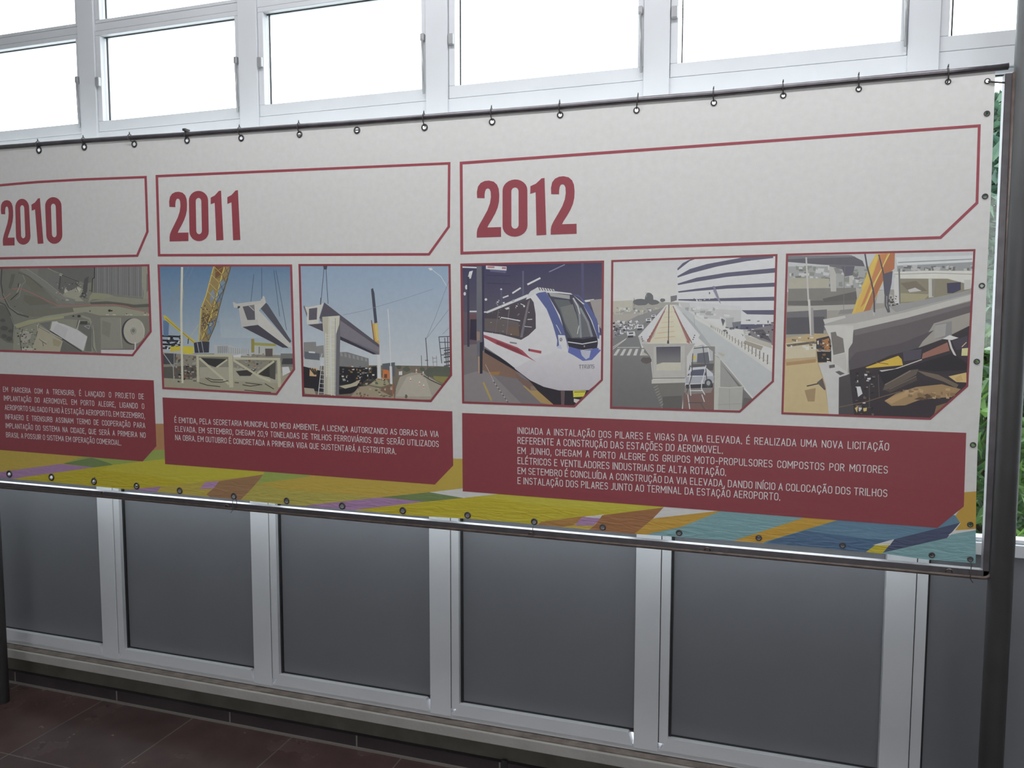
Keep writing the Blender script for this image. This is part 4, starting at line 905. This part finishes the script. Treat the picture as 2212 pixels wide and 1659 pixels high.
for x, y, s_ in ((245, 840, 44), (335, 770, 38), (420, 700, 30), (470, 660, 24)):
    a.p((196, 198, 198), x - s_, y - s_ * .5, x + s_ * .8, y - s_ * .7, x + s_, y + s_ * .3, x - s_ * .8, y + s_ * .6).p((66, 66, 72), x - s_ * .8, y + s_ * .3, x + s_ * .5, y + s_ * .2, x + s_ * .5, y + s_ * .7, x - s_ * .7, y + s_ * .8).p((90, 92, 98), x - s_ * .5, y - s_ * .4, x + s_ * .5, y - s_ * .5, x + s_ * .5, y - s_ * .1, x - s_ * .5, y)
for i in range(5): a.p((186, 185, 182), 68 + i * 66, 1050, 100 + i * 66, 1050, 138 + i * 60, 985, 112 + i * 60, 985)
a.l((180, 178, 174), 7, 110, 970, 330, 970).l((186, 184, 178), 6, 60, 970, 200, 880).l((186, 184, 178), 6, 60, 990, 190, 890).p((176, 172, 160), 350, 1050, 420, 1050, 360, 1010)
a.blob((92, 86, 84), 400, 1100, 70, 40, 12, random.Random(5))
# round building
a.p((200, 200, 202), 705, 190, 830, 95, 1100, 70, 1680, 60, 1680, 740, 1350, 740, 1340, 640, 1000, 560, 705, 520)
BAR = (86, 85, 104)
for P in ([706, 185, 760, 130, 830, 95, 910, 80, 830, 110, 708, 205], [706, 260, 830, 190, 1000, 140, 1300, 85, 1360, 70, 1660, 55, 1660, 80, 1400, 110, 1100, 165, 850, 230, 708, 275], [708, 335, 900, 275, 1200, 225, 1680, 180, 1680, 225, 1200, 268, 900, 315, 712, 350],
          [710, 412, 900, 385, 1200, 350, 1680, 325, 1680, 365, 1200, 385, 900, 408, 720, 425], [715, 490, 900, 488, 1300, 475, 1680, 465, 1680, 505, 1300, 508, 900, 510, 715, 502], [1345, 600, 1680, 598, 1680, 645, 1400, 640], [1330, 740, 1680, 738, 1680, 800, 1330, 790]): a.p(BAR, *P)
a.p((120, 118, 138), 1055, 360, 1080, 360, 1140, 540, 1125, 520).p((128, 126, 142), 1060, 400, 1090, 390, 1135, 510, 1115, 510).specks([(220, 220, 220), (84, 84, 96)], 20, 860, 478, 1100, 505, 8, 20, 71).p((90, 90, 96), 1018, 425, 1026, 415, 1033, 430, 1025, 445)
a.p((178, 178, 176), 720, 520, 1340, 560, 1340, 740, 1260, 740, 1000, 680, 760, 580).p((188, 188, 188), 820, 520, 1340, 560, 1340, 600, 840, 580).specks([(150, 150, 150), (206, 206, 204)], 24, 760, 560, 1180, 680, 20, 60, 73)
# right side buildings
a.p((120, 116, 118), 1430, 790, 1680, 740, 1680, 960, 1400, 840).p((170, 168, 164), 1360, 790, 1430, 800, 1420, 880, 1380, 880).p((84, 80, 86), 1440, 800, 1560, 790, 1650, 920, 1560, 880).p((170, 166, 156), 1390, 850, 1640, 930, 1650, 980, 1390, 900).p((150, 142, 130), 1380, 900, 1560, 960, 1540, 1000, 1360, 930)
a.p((160, 160, 160), 1190, 680, 1270, 670, 1250, 800, 1190, 770).p((110, 112, 120), 1250, 720, 1340, 710, 1330, 790, 1260, 780).p((196, 196, 194), 1000, 680, 1150, 690, 1140, 712, 1040, 710).p((90, 90, 94), 1140, 690, 1150, 680, 1180, 700, 1160, 760)
a.specks([(206, 206, 204), (96, 96, 100), (60, 62, 72)], 40, 1130, 690, 1660, 860, 10, 36, 77)
# far guideway to the right
a.p((176, 178, 178), 690, 540, 870, 640, 1060, 740, 1680, 1150, 1680, 1300, 1460, 1470, 1200, 1150, 1080, 1030, 880, 810, 740, 620).p((190, 190, 186), 880, 640, 1060, 740, 1680, 1150, 1680, 1240, 1100, 830).p((160, 162, 162), 760, 620, 880, 740, 1060, 980, 1100, 1050, 1080, 1030, 880, 840, 750, 650)
a.p((198, 196, 188), 860, 640, 1650, 1140, 1650, 1180, 1080, 800, 870, 680).l((150, 152, 152), 5, 870, 650, 880, 760)
for i in range(22):
    t = (i / 21) ** 1.5; x = 1040 + 565 * t; y = 760 + 330 * t; h_ = 22 + 70 * t
    a.l((116, 106, 100), 4 + 7 * t, x, y - h_ * .5, x - 3 * t, y + h_ * .5)
for i in range(12): a.l((170, 160, 140), 4, 1100 + i * 44, 770 + i * 30, 1140 + i * 44, 800 + i * 30)
a.p((146, 146, 142), 1070, 1040, 1110, 1060, 1370, 1370, 1340, 1600, 1070, 1590).p((176, 175, 168), 1070, 1040, 1135, 1090, 1130, 1590, 1070, 1590).p((112, 110, 108), 1140, 1130, 1460, 1490, 1340, 1600, 1345, 1400).p((160, 160, 154), 1120, 1370, 1360, 1360, 1345, 1600, 1110, 1600)
a.l((190, 188, 178), 6, 1110, 1365, 1230, 1372, 1370, 1358).l((140, 138, 132), 4, 1225, 1380, 1225, 1590).l((140, 138, 132), 4, 1110, 1540, 1345, 1530).p((170, 165, 150), 1110, 1015, 1180, 1040, 1165, 1065, 1120, 1040).p((96, 94, 92), 1370, 1470, 1450, 1480, 1345, 1590)
# cars and scaffold under
a.p((126, 122, 118), 780, 960, 1080, 960, 1070, 1600, 760, 1600).p((170, 172, 172), 830, 980, 960, 940, 1060, 1010, 1060, 1100, 800, 1120).p((96, 98, 106), 905, 1030, 1020, 1015, 1025, 1130, 900, 1125).p((190, 176, 90), 855, 1055, 892, 1050, 890, 1090, 858, 1088).p((88, 86, 88), 790, 1140, 1070, 1130, 1060, 1200, 790, 1200)
a.p((186, 188, 192), 780, 1240, 850, 1170, 980, 1160, 1060, 1230, 1070, 1320, 780, 1350).p((86, 88, 104), 800, 1250, 860, 1195, 970, 1185, 1000, 1250).p((158, 160, 166), 785, 1265, 1070, 1255, 1065, 1320, 790, 1330).p((60, 60, 64), 790, 1340, 1060, 1330, 1060, 1400, 800, 1400).c((70, 70, 74), 1015, 1325, 38, 42).c((150, 152, 154), 1015, 1325, 20, 24)
a.p((116, 92, 86), 770, 1420, 1070, 1370, 1070, 1600, 760, 1600).p((128, 122, 118), 780, 1380, 1060, 1370, 1040, 1420, 790, 1440)
for P in ([830, 1020, 840, 1160, 825, 1300, 840, 1450], [960, 960, 985, 1150, 1000, 1300], [1010, 960, 1030, 1100], [800, 1160, 1000, 1150], [800, 1050, 870, 980, 1020, 965], [860, 1030, 850, 1250, 800, 1420], [950, 1300, 945, 1380, 980, 1440], [810, 1440, 830, 1590], [950, 1440, 975, 1510], [940, 1530, 980, 1590], [820, 1520, 960, 1520], [990, 1150, 950, 1330], [830, 1400, 960, 1400]): a.l((196, 196, 196) if P[0] % 20 else (84, 82, 84), 9, *P)
# near guideway
a.p((186, 186, 182), 595, 545, 690, 545, 930, 850, 880, 935, 800, 1270, 460, 1270, 440, 960, 345, 935, 315, 860)
a.p((206, 204, 200), 598, 548, 610, 548, 420, 920, 355, 940, 318, 862).p((206, 204, 200), 655, 548, 680, 548, 930, 845, 885, 935, 800, 930).p((176, 174, 172), 318, 862, 340, 870, 420, 930, 355, 940)
a.p((196, 188, 168), 610, 550, 655, 550, 800, 930, 430, 930, 430, 900).p((150, 106, 96), 590, 570, 600, 560, 470, 860, 430, 920, 400, 915).p((150, 106, 96), 656, 555, 668, 560, 830, 900, 830, 935, 800, 920).l((206, 202, 190), 5, 605, 570, 440, 905).l((206, 202, 190), 5, 660, 570, 800, 905)
for i in range(12):
    t = (i / 11) ** 1.4; a.l((130, 90, 80), 4 + 6 * t, 675 + 150 * t, 610 + 270 * t, 690 + 160 * t, 625 + 300 * t).l((130, 90, 80), 4 + 6 * t, 585 - 140 * t, 610 + 250 * t, 570 - 165 * t, 620 + 280 * t)
for i in range(6): t = i / 5; a.l((190, 160, 120), 3 + 4 * t, 600 - 120 * t, 620 + 260 * t, 660 + 20 * t, 615 + 245 * t)
a.l((70, 66, 68), 8, 622, 545, 616, 930).p((70, 66, 68), 606, 900, 622, 900, 626, 960, 602, 960)
a.p((162, 160, 156), 345, 935, 885, 930, 800, 1060, 800, 1275, 460, 1275, 450, 1080).p((172, 170, 164), 470, 960, 780, 955, 780, 1275, 465, 1275).g(960, (78, 76, 86), 1130, (120, 118, 118), 495, 965, 738, 960, 738, 1160, 700, 1175, 500, 1140).p((182, 178, 164), 500, 1140, 560, 1120, 740, 1120, 742, 1200, 498, 1200)
a.p((180, 178, 170), 450, 1290, 780, 1275, 790, 1320, 450, 1330).p((110, 108, 104), 460, 1330, 785, 1320, 750, 1590, 560, 1590, 500, 1450).p((92, 90, 88), 560, 1460, 750, 1450, 750, 1595, 560, 1595).l((84, 82, 80), 6, 460, 1278, 780, 1274)
for i in range(8): a.l((150, 148, 142), 5, 470 + i * 10, 1370 + i * 26, 510 + i * 8, 1350 + i * 26)
for x, y in ((350, 865), (356, 885), (362, 905), (878, 850), (870, 870), (862, 890)): a.c((66, 62, 64), x, y, 6)
photo(a, [(1320.4, 561.7), (1679.6, 548.7), (1671.8, 824.7), (1598.6, 891.6), (1317.6, 882.9)], 'elevated track running past a round striped building')

# 6 beam end lowered on a pillar, yellow crane arm
a = Pic(4.1467, 1680, 520)
a.p((146, 142, 134), 60, 90, 1800, 50, 1740, 1330, 1380, 1630, 20, 1580)
a.p((176, 178, 178), 60, 100, 1780, 60, 1760, 420, 60, 460).p((148, 150, 148), 90, 230, 820, 230, 820, 420, 90, 440).specks([(110, 110, 108), (180, 180, 178), (128, 130, 122)], 70, 95, 220, 820, 400, 16, 60, 81)
a.p((160, 156, 142), 100, 330, 460, 340, 460, 420, 100, 430).p((120, 118, 112), 95, 430, 760, 420, 760, 570, 90, 580).p((98, 96, 94), 90, 540, 700, 530, 700, 590, 90, 580).p((92, 90, 88), 400, 520, 760, 440, 700, 530, 420, 550)
a.p((160, 158, 150), 85, 590, 700, 570, 700, 620, 85, 632).p((104, 102, 104), 80, 640, 440, 615, 440, 800, 75, 840).p((82, 80, 84), 80, 690, 420, 680, 410, 830, 75, 840).p((128, 126, 124), 560, 620, 690, 610, 660, 650, 540, 660)
a.p((92, 90, 96), 90, 140, 660, 130, 760, 180, 780, 230, 600, 225, 400, 215, 90, 190).p((112, 112, 116), 90, 135, 640, 128, 700, 145, 90, 165).p((104, 102, 106), 455, 210, 690, 220, 670, 300, 600, 320, 600, 260, 470, 240)
a.p((168, 166, 160), 460, 230, 520, 240, 525, 455, 475, 455).p((128, 126, 128), 500, 240, 560, 250, 525, 300).p((172, 170, 164), 640, 310, 672, 310, 672, 400, 640, 400).p((92, 90, 100), 570, 230, 690, 230, 670, 310, 600, 320)
# bridges at the right
a.p((190, 192, 192), 1060, 150, 1760, 130, 1750, 200, 1070, 220).l((140, 142, 144), 10, 1080, 195, 1740, 165).p((140, 142, 142), 1070, 225, 1750, 190, 1750, 270, 1070, 275).specks([(104, 104, 104), (170, 170, 168)], 36, 1090, 215, 1740, 260, 16, 50, 83)
a.p((194, 192, 184), 1040, 280, 1300, 268, 1750, 270, 1745, 390, 1500, 340, 1060, 335).l((150, 150, 146), 7, 1050, 300, 1400, 290, 1740, 300).p((128, 122, 104), 1090, 340, 1520, 340, 1700, 390, 1740, 430, 1400, 540, 1090, 560).p((150, 144, 116), 1100, 470, 1360, 480, 1300, 540, 1100, 550).p((112, 104, 92), 1100, 380, 1240, 360, 1340, 450, 1180, 460)
a.p((176, 174, 166), 1350, 340, 1408, 345, 1395, 505, 1352, 510).p((130, 126, 118), 1380, 345, 1412, 345, 1400, 500, 1382, 500).p((66, 64, 84), 1515, 380, 1640, 370, 1640, 440, 1570, 470, 1520, 470).p((176, 176, 170), 1670, 350, 1730, 350, 1730, 430, 1670, 440).p((176, 174, 170), 1165, 440, 1230, 420, 1290, 450, 1180, 462)
a.p((188, 186, 182), 1040, 330, 1095, 330, 1090, 570, 1060, 575, 1045, 540).p((110, 108, 108), 1080, 250, 1095, 250, 1100, 560, 1088, 570).specks([(60, 58, 62), (170, 168, 164)], 22, 990, 480, 1060, 580, 10, 26, 85)
# crane arm
a.p((196, 160, 84), 880, 120, 930, 115, 1050, 110, 1045, 250, 960, 330, 830, 620, 665, 655, 760, 400, 830, 210).p((160, 104, 72), 990, 115, 1050, 112, 1045, 250, 960, 320, 870, 520, 830, 620, 770, 635, 850, 430, 940, 250).p((204, 168, 84), 880, 120, 905, 118, 840, 300, 740, 500, 690, 650, 665, 655, 740, 440).l((216, 186, 104), 9, 1000, 115, 900, 310, 770, 620).p((176, 120, 80), 915, 120, 985, 115, 930, 250, 850, 390, 780, 560, 740, 600, 820, 400)
a.p((164, 158, 148), 700, 420, 760, 430, 720, 520, 710, 520).p((170, 168, 164), 900, 450, 960, 440, 950, 560, 880, 560)
# clay ground at left
a.p((172, 152, 116), 75, 870, 330, 830, 470, 840, 360, 1000, 420, 1100, 430, 1300, 470, 1560, 40, 1560).p((184, 166, 126), 70, 1100, 350, 1080, 420, 1300, 460, 1560, 45, 1560).p((160, 128, 92), 75, 1090, 340, 1060, 340, 1090, 75, 1120).p((186, 176, 150), 70, 920, 200, 900, 340, 920, 340, 1040, 70, 1060).p((96, 88, 78), 75, 930, 330, 900, 330, 920, 90, 950).p((150, 128, 96), 240, 1340, 340, 1320, 330, 1440, 270, 1440)
a.specks([(200, 196, 186), (110, 102, 90)], 26, 75, 860, 420, 960, 14, 40, 87).l((60, 56, 56), 10, 262, 1302, 400, 1272).p((92, 84, 80), 350, 1270, 400, 1230, 430, 1330, 420, 1340)
a.p((58, 54, 58), 345, 880, 470, 850, 475, 980, 345, 970).p((160, 112, 70), 405, 890, 460, 870, 470, 985, 420, 985).p((44, 42, 44), 350, 990, 480, 985, 480, 1085, 360, 1090).l((150, 150, 152), 7, 355, 990, 470, 990).specks([(40, 38, 40), (190, 180, 160), (120, 90, 66)], 26, 345, 870, 475, 1085, 10, 34, 89)
a.l((176, 174, 170), 14, 255, 150, 275, 540).l((186, 184, 178), 20, 280, 530, 300, 850).p((146, 142, 140), 296, 600, 318, 600, 326, 840, 300, 850).l((120, 110, 104), 4, 600, 230, 590, 620)
# beam
a.p((156, 154, 150), 405, 705, 690, 650, 1000, 590, 1300, 530, 1760, 440, 1740, 530, 1200, 660, 690, 770, 430, 770).p((182, 180, 174), 410, 705, 600, 670, 610, 690, 420, 745).p((176, 174, 168), 420, 760, 690, 740, 1150, 640, 1740, 480, 1740, 530, 1160, 690, 680, 800, 650, 940, 430, 770).p((140, 140, 138), 1000, 590, 1300, 530, 1740, 440, 1740, 470, 1060, 640)
a.p((92, 86, 88), 680, 800, 1160, 690, 1740, 540, 1735, 640, 1400, 740, 1300, 900, 1260, 960, 1000, 1030, 800, 1130, 640, 1160, 632, 960, 665, 915).p((106, 100, 100), 680, 800, 1160, 690, 1740, 540, 1735, 580, 1160, 740, 690, 850).p((80, 75, 78), 700, 1000, 1100, 920, 1400, 800, 1300, 900, 1260, 960, 1000, 1030, 800, 1130, 640, 1160, 636, 1080)
a.p((186, 184, 178), 415, 760, 680, 760, 670, 915, 635, 970, 625, 1220, 480, 1180, 480, 900).p((112, 108, 104), 474, 822, 520, 815, 530, 850, 585, 875, 600, 1000, 498, 1025).p((176, 174, 168), 495, 1030, 610, 1005, 622, 1200, 500, 1150)
a.p((184, 183, 180), 365, 1100, 490, 1085, 640, 1190, 550, 1225, 545, 1580, 460, 1580, 430, 1290).p((72, 68, 70), 548, 1225, 640, 1195, 690, 1200, 690, 1600, 545, 1590).p((92, 88, 84), 460, 1115, 510, 1108, 512, 1135, 462, 1143).p((96, 92, 88), 515, 1175, 550, 1165, 602, 1190, 560, 1206)
# dark excavation, plates, rubble
a.p((54, 48, 52), 640, 1160, 800, 1120, 1000, 1030, 1260, 960, 1480, 880, 1720, 760, 1725, 1310, 1400, 1600, 690, 1600).p((128, 126, 126), 1410, 750, 1560, 720, 1560, 860, 1400, 880).p((150, 148, 144), 1410, 760, 1510, 740, 1500, 850, 1400, 880)
a.p((140, 98, 86), 1300, 1010, 1520, 910, 1540, 985, 1290, 1060).p((198, 196, 190), 1475, 880, 1540, 845, 1620, 870, 1560, 890).l((190, 186, 182), 18, 1535, 890, 1555, 960, 1590, 1030).p((74, 70, 80), 1120, 990, 1290, 970, 1280, 1060, 1130, 1080).p((66, 62, 72), 1560, 900, 1700, 850, 1700, 960, 1600, 980)
a.p((200, 190, 140), 1650, 965, 1705, 960, 1700, 1030, 1645, 1030).l((200, 160, 140), 8, 1650, 950, 1690, 910)
a.p((204, 164, 66), 785, 1135, 1080, 1030, 1110, 1060, 1122, 1115, 800, 1142).l((120, 80, 50), 6, 880, 1090, 990, 1105).l((190, 184, 176), 8, 920, 1165, 1050, 1150, 1290, 1065).p((186, 182, 174), 910, 1160, 1000, 1158, 940, 1180)
a.p((40, 37, 42), 900, 1180, 1200, 1120, 1560, 1010, 1700, 1100, 1690, 1160, 1400, 1170, 1240, 1150, 960, 1300).p((92, 82, 74), 960, 1290, 1180, 1160, 1260, 1150, 1240, 1200, 1000, 1330, 940, 1340).p((74, 66, 62), 960, 1340, 1240, 1210, 1250, 1250, 1010, 1360).l((124, 112, 98), 8, 960, 1290, 1190, 1165).l((110, 98, 88), 6, 1000, 1330, 1240, 1215)
a.p((104, 92, 80), 1240, 1160, 1440, 1200, 1620, 1290, 1600, 1320, 1480, 1260, 1330, 1210)
a.p((150, 124, 90), 955, 1435, 1060, 1370, 1240, 1310, 1470, 1285, 1640, 1330, 1560, 1400, 1400, 1410, 1260, 1430, 1140, 1475, 1020, 1480).p((168, 140, 102), 960, 1430, 1070, 1380, 1250, 1320, 1300, 1330, 1100, 1420, 1020, 1460).p((88, 70, 54), 1220, 1420, 1340, 1370, 1400, 1400, 1300, 1430).specks([(170, 144, 108), (128, 104, 76)], 26, 1080, 1320, 1560, 1400, 16, 50, 91)
a.p((190, 166, 112), 1530, 1215, 1690, 1180, 1690, 1270, 1600, 1265).p((180, 152, 100), 1590, 1230, 1640, 1200, 1660, 1250, 1600, 1260).p((120, 98, 70), 1420, 1480, 1520, 1450, 1480, 1520, 1400, 1560)
a.specks([(36, 34, 38), (206, 204, 196), (96, 86, 78)], 44, 690, 1160, 850, 1560, 8, 34, 93).p((206, 204, 200), 705, 1310, 740, 1305, 760, 1370, 720, 1400).p((200, 170, 110), 690, 1500, 720, 1480, 710, 1540).p((206, 178, 106), 765, 1500, 800, 1495, 795, 1525, 770, 1530)
a.l((112, 96, 76), 6, 550, 1490, 800, 1440, 960, 1390, 1100, 1350).l((90, 84, 80), 5, 820, 1290, 820, 1500).l((90, 84, 80), 5, 900, 1200, 910, 1400)
# lifting slings
a.l((78, 74, 82), 14, 782, 120, 800, 230, 840, 370, 862, 480, 866, 640).l((78, 74, 82), 12, 905, 125, 935, 240, 960, 360, 965, 420).p((84, 82, 92), 940, 300, 1030, 270, 1020, 380, 1000, 480, 985, 500, 955, 480).l((84, 82, 90), 14, 965, 460, 965, 580, 990, 640).l((84, 82, 90), 14, 990, 470, 985, 560, 1000, 640).l((170, 168, 164), 10, 858, 640, 862, 670)
photo(a, [(1698, 547.7), (2107.3, 538), (2091.6, 834.7), (2010.4, 907), (1687.7, 895)], 'grey beam end lowered on a pillar beside a yellow crane arm')

# eyelets and ties
for i, (x, y) in enumerate(TOPEYE + SIDEEYE + BOTEYE + LEFTEYE):
    c = bn(x, y, .0012); px = (bn(x + 1, y) - bn(x, y)).x
    r = eyr((x, y)) * px
    b = BM(); ring(b, c, (0, 1, 0), r * 1.38, r * .45, 22, 8)
    for v in b.verts: v.co.y = c.y + (v.co.y - c.y) * .55
    under_any(obj('eyelet', b, M_EYE), banner)

def tie_top(x, y, lean=0.0, label='', clip=False):
    e = bn(x, y - 2, .002)
    # rod centre above this eyelet
    for (xa, ya), (xb, yb) in zip(top, top[1:]):
        if xa <= x <= xb: yr = ya + (yb - ya) * (x - xa) / (xb - xa)
    c = bn(x + lean, yr); R_ = .0112
    P = [e + V((0, -.003, 0)), V((c.x, c.y - R_ - .001, c.z - .006))]
    P += [V((c.x, c.y - R_ * math.cos(t), c.z + R_ * math.sin(t))) for t in (0.2, .7, 1.2, 1.57, 2.0, 2.6, 3.14)]
    P += [V((e.x, YB + .004, e.z + .006)), e + V((0, .004, 0))]
    b = BM(); tube(b, P, .0016, 6)
    tube(b, [V((c.x, c.y - .002, c.z + R_)), V((c.x + .001, c.y - .004, c.z + R_ + .008))], [.0022, .0012], 6)
    if clip: box(b, c.x - .006, c.x + .006, c.y - R_ - .003, c.y + R_, c.z + R_ - .002, c.z + R_ + .006, .001)
    tag(obj('wire_tie', b, M_WIRE), label, 'tie', 'wire ties along the top rail')
where = ['above the 2010 figures, near the photo left edge', 'above the 2010 heading box, second from the left', 'above the cut corner of the 2010 heading, slanting left', 'with bright clip above the 2011 figures',
         'just right of the 2011 figures', 'above the left half of the 2011 heading', None, 'above the right end of the 2011 heading', 'above the left end of the 2012 heading',
         'right of the 2012 figures, first one', 'above the train and viaduct pictures gap', 'above the round striped building picture', 'above the left edge of the beam picture', 'above the yellow crane arm picture', 'second from the right end of the top rail']
for (x, y), wh in zip(TOPEYE, where):
    if wh: tie_top(x, y, {290: -9, 521: -3, 1375: 3}.get(x, -1), 'wire tie over the top rail ' + wh, x == 404)
def tie_free(pts, label, r=.0011):
    b = BM(); tube(b, [bn(x, y, o) for x, y, o in pts], r, 6)
    tag(obj('wire_tie', b, M_WIRE), label, 'tie', 'wire ties at the banner bottom and side')
tie_free([(2134, 175, .003), (2145, 177, .004), (2158, 178, .004), (2171, 178.5, .006)], 'straight wire tie from the top right eyelet across to the post', .0022)
tie_free([(204, 1043, .003), (204, 1039, .004), (205, 1035, .004), (204, 1030, .003)], 'tiny wire end standing up from a bottom eyelet under the 2010 caption')
tie_free([(504, 1076, .004), (502.5, 1084, .006), (502.5, 1098, .013), (504, 1103, .009), (506, 1099, .013), (511, 1090, .007), (511.5, 1083, .005), (507, 1076, .003)], 'wire tie round the bottom rail below the brown band, short tail')
tie_free([(502.5, 1101, .013), (500, 1106, .013), (498, 1108, .012)], 'loose tail of wire under the rail below the brown band')
tie_free([(1153, 1131, .004), (1151, 1140, .006), (1150, 1152, .013), (1152, 1160, .010), (1156, 1162, .010)], 'wire tie round the bottom rail below the yellow band, curled end')
tie_free([(2097, 1213, .004), (2098, 1222, .006), (2097, 1236, .013), (2096, 1246, .012), (2097, 1252, .010), (2102, 1259, .009)], 'wire tie hanging from the bottom right corner eyelet with curled tail')

# ------------------------------------------------------------------ trees outside, seen between the banner and the post and beyond it
def leaf_mat(name, a, c):
    M = bpy.data.materials.new(name); M.use_nodes = True
    N = M.node_tree.nodes; L = M.node_tree.links; P = N['Principled BSDF']
    oi = N.new('ShaderNodeTexCoord'); t = N.new('ShaderNodeTexNoise'); t.inputs['Scale'].default_value = 9
    L.new(oi.outputs['Object'], t.inputs['Vector']); r = N.new('ShaderNodeValToRGB'); L.new(t.outputs['Fac'], r.inputs['Fac'])
    r.color_ramp.elements[0].position = .35; r.color_ramp.elements[1].position = .65
    r.color_ramp.elements[0].color = a + (1,); r.color_ramp.elements[1].color = c + (1,)
    tr = N.new('ShaderNodeBsdfTranslucent'); L.new(r.outputs['Color'], tr.inputs['Color'])
    L.new(r.outputs['Color'], P.inputs['Base Color']); P.inputs['Roughness'].default_value = .45
    mx = N.new('ShaderNodeMixShader'); mx.inputs[0].default_value = .35
    L.new(P.outputs[0], mx.inputs[1]); L.new(tr.outputs[0], mx.inputs[2]); L.new(mx.outputs[0], N['Material Output'].inputs[0])
    return M
M_BARK = mat('bark', (.12, .09, .07), .9, .2, 0, .3, 20)
def tree(name, base, h, rx, n, lm, size, seed, label, low=.1):
    rnd = random.Random(seed); root = tag(empty(name, base), label, 'tree', None)
    b = BM(); bx = V(base)
    tube(b, [bx, bx + V((.05, 0, h * .4)), bx + V((0, .05, h * .85))], [.07, .05, .02], 8)
    for i in range(7):
        a = rnd.random() * 6.28; z = h * (.3 + .08 * i)
        tube(b, [bx + V((0, 0, z)), bx + V((math.cos(a) * rx * .4, math.sin(a) * rx * .4, z + h * .12)), bx + V((math.cos(a) * rx * .8, math.sin(a) * rx * .8, z + h * .17))], [.03, .02, .008], 6)
    under_any(obj('trunk', b, M_BARK), root)
    b = BM()
    for i in range(n):
        z = low + (1 - low) * rnd.random(); prof = math.sin(math.pi * min(1, .12 + .88 * z)) ** .5
        a = rnd.random() * 6.283; rr = rx * prof * math.sqrt(rnd.random())
        c = bx + V((math.cos(a) * rr, math.sin(a) * rr, z * h))
        L_ = size * (.6 + .8 * rnd.random()); W_ = L_ * .22
        d = V((rnd.gauss(0, 1), rnd.gauss(0, 1), rnd.gauss(-.3, .8))).normalized(); s = d.orthogonal().normalized(); s.rotate(Matrix.Rotation(rnd.random() * 6.28, 3, d))
        n_ = d.cross(s)
        v = [b.verts.new(c), b.verts.new(c + d * L_ * .45 + s * W_ + n_ * .01), b.verts.new(c + d * L_), b.verts.new(c + d * L_ * .45 - s * W_ + n_ * .01)]
        b.faces.new(v)
    under_any(obj('foliage', b, lm), root)
    return root
LM1 = leaf_mat('shrub_leaf', (.02, .06, .02), (.11, .21, .04))
LM2 = leaf_mat('tree_leaf', (.03, .075, .05), (.075, .14, .08))
def out_at(px, Y): p = on(px, 700, Y); return (p.x, Y, -.25)
tree('leafy_shrub', out_at(2150, 1.9), 1.75, .7, 4200, LM1, .11, 3, 'bright green leafy shrub outside, low in the gap beside the banner', .05)
tree('leafy_tree', out_at(2120, 4.6), 3.55, 1.0, 9000, LM2, .13, 5, 'tall blue green tree outside, behind the gap between banner and post', .05)
tree('leafy_tree', (4.5, 5.2, -.25), 3.6, 1.3, 9000, LM2, .13, 8, 'broad tree outside, at the far right beyond the post', .05)
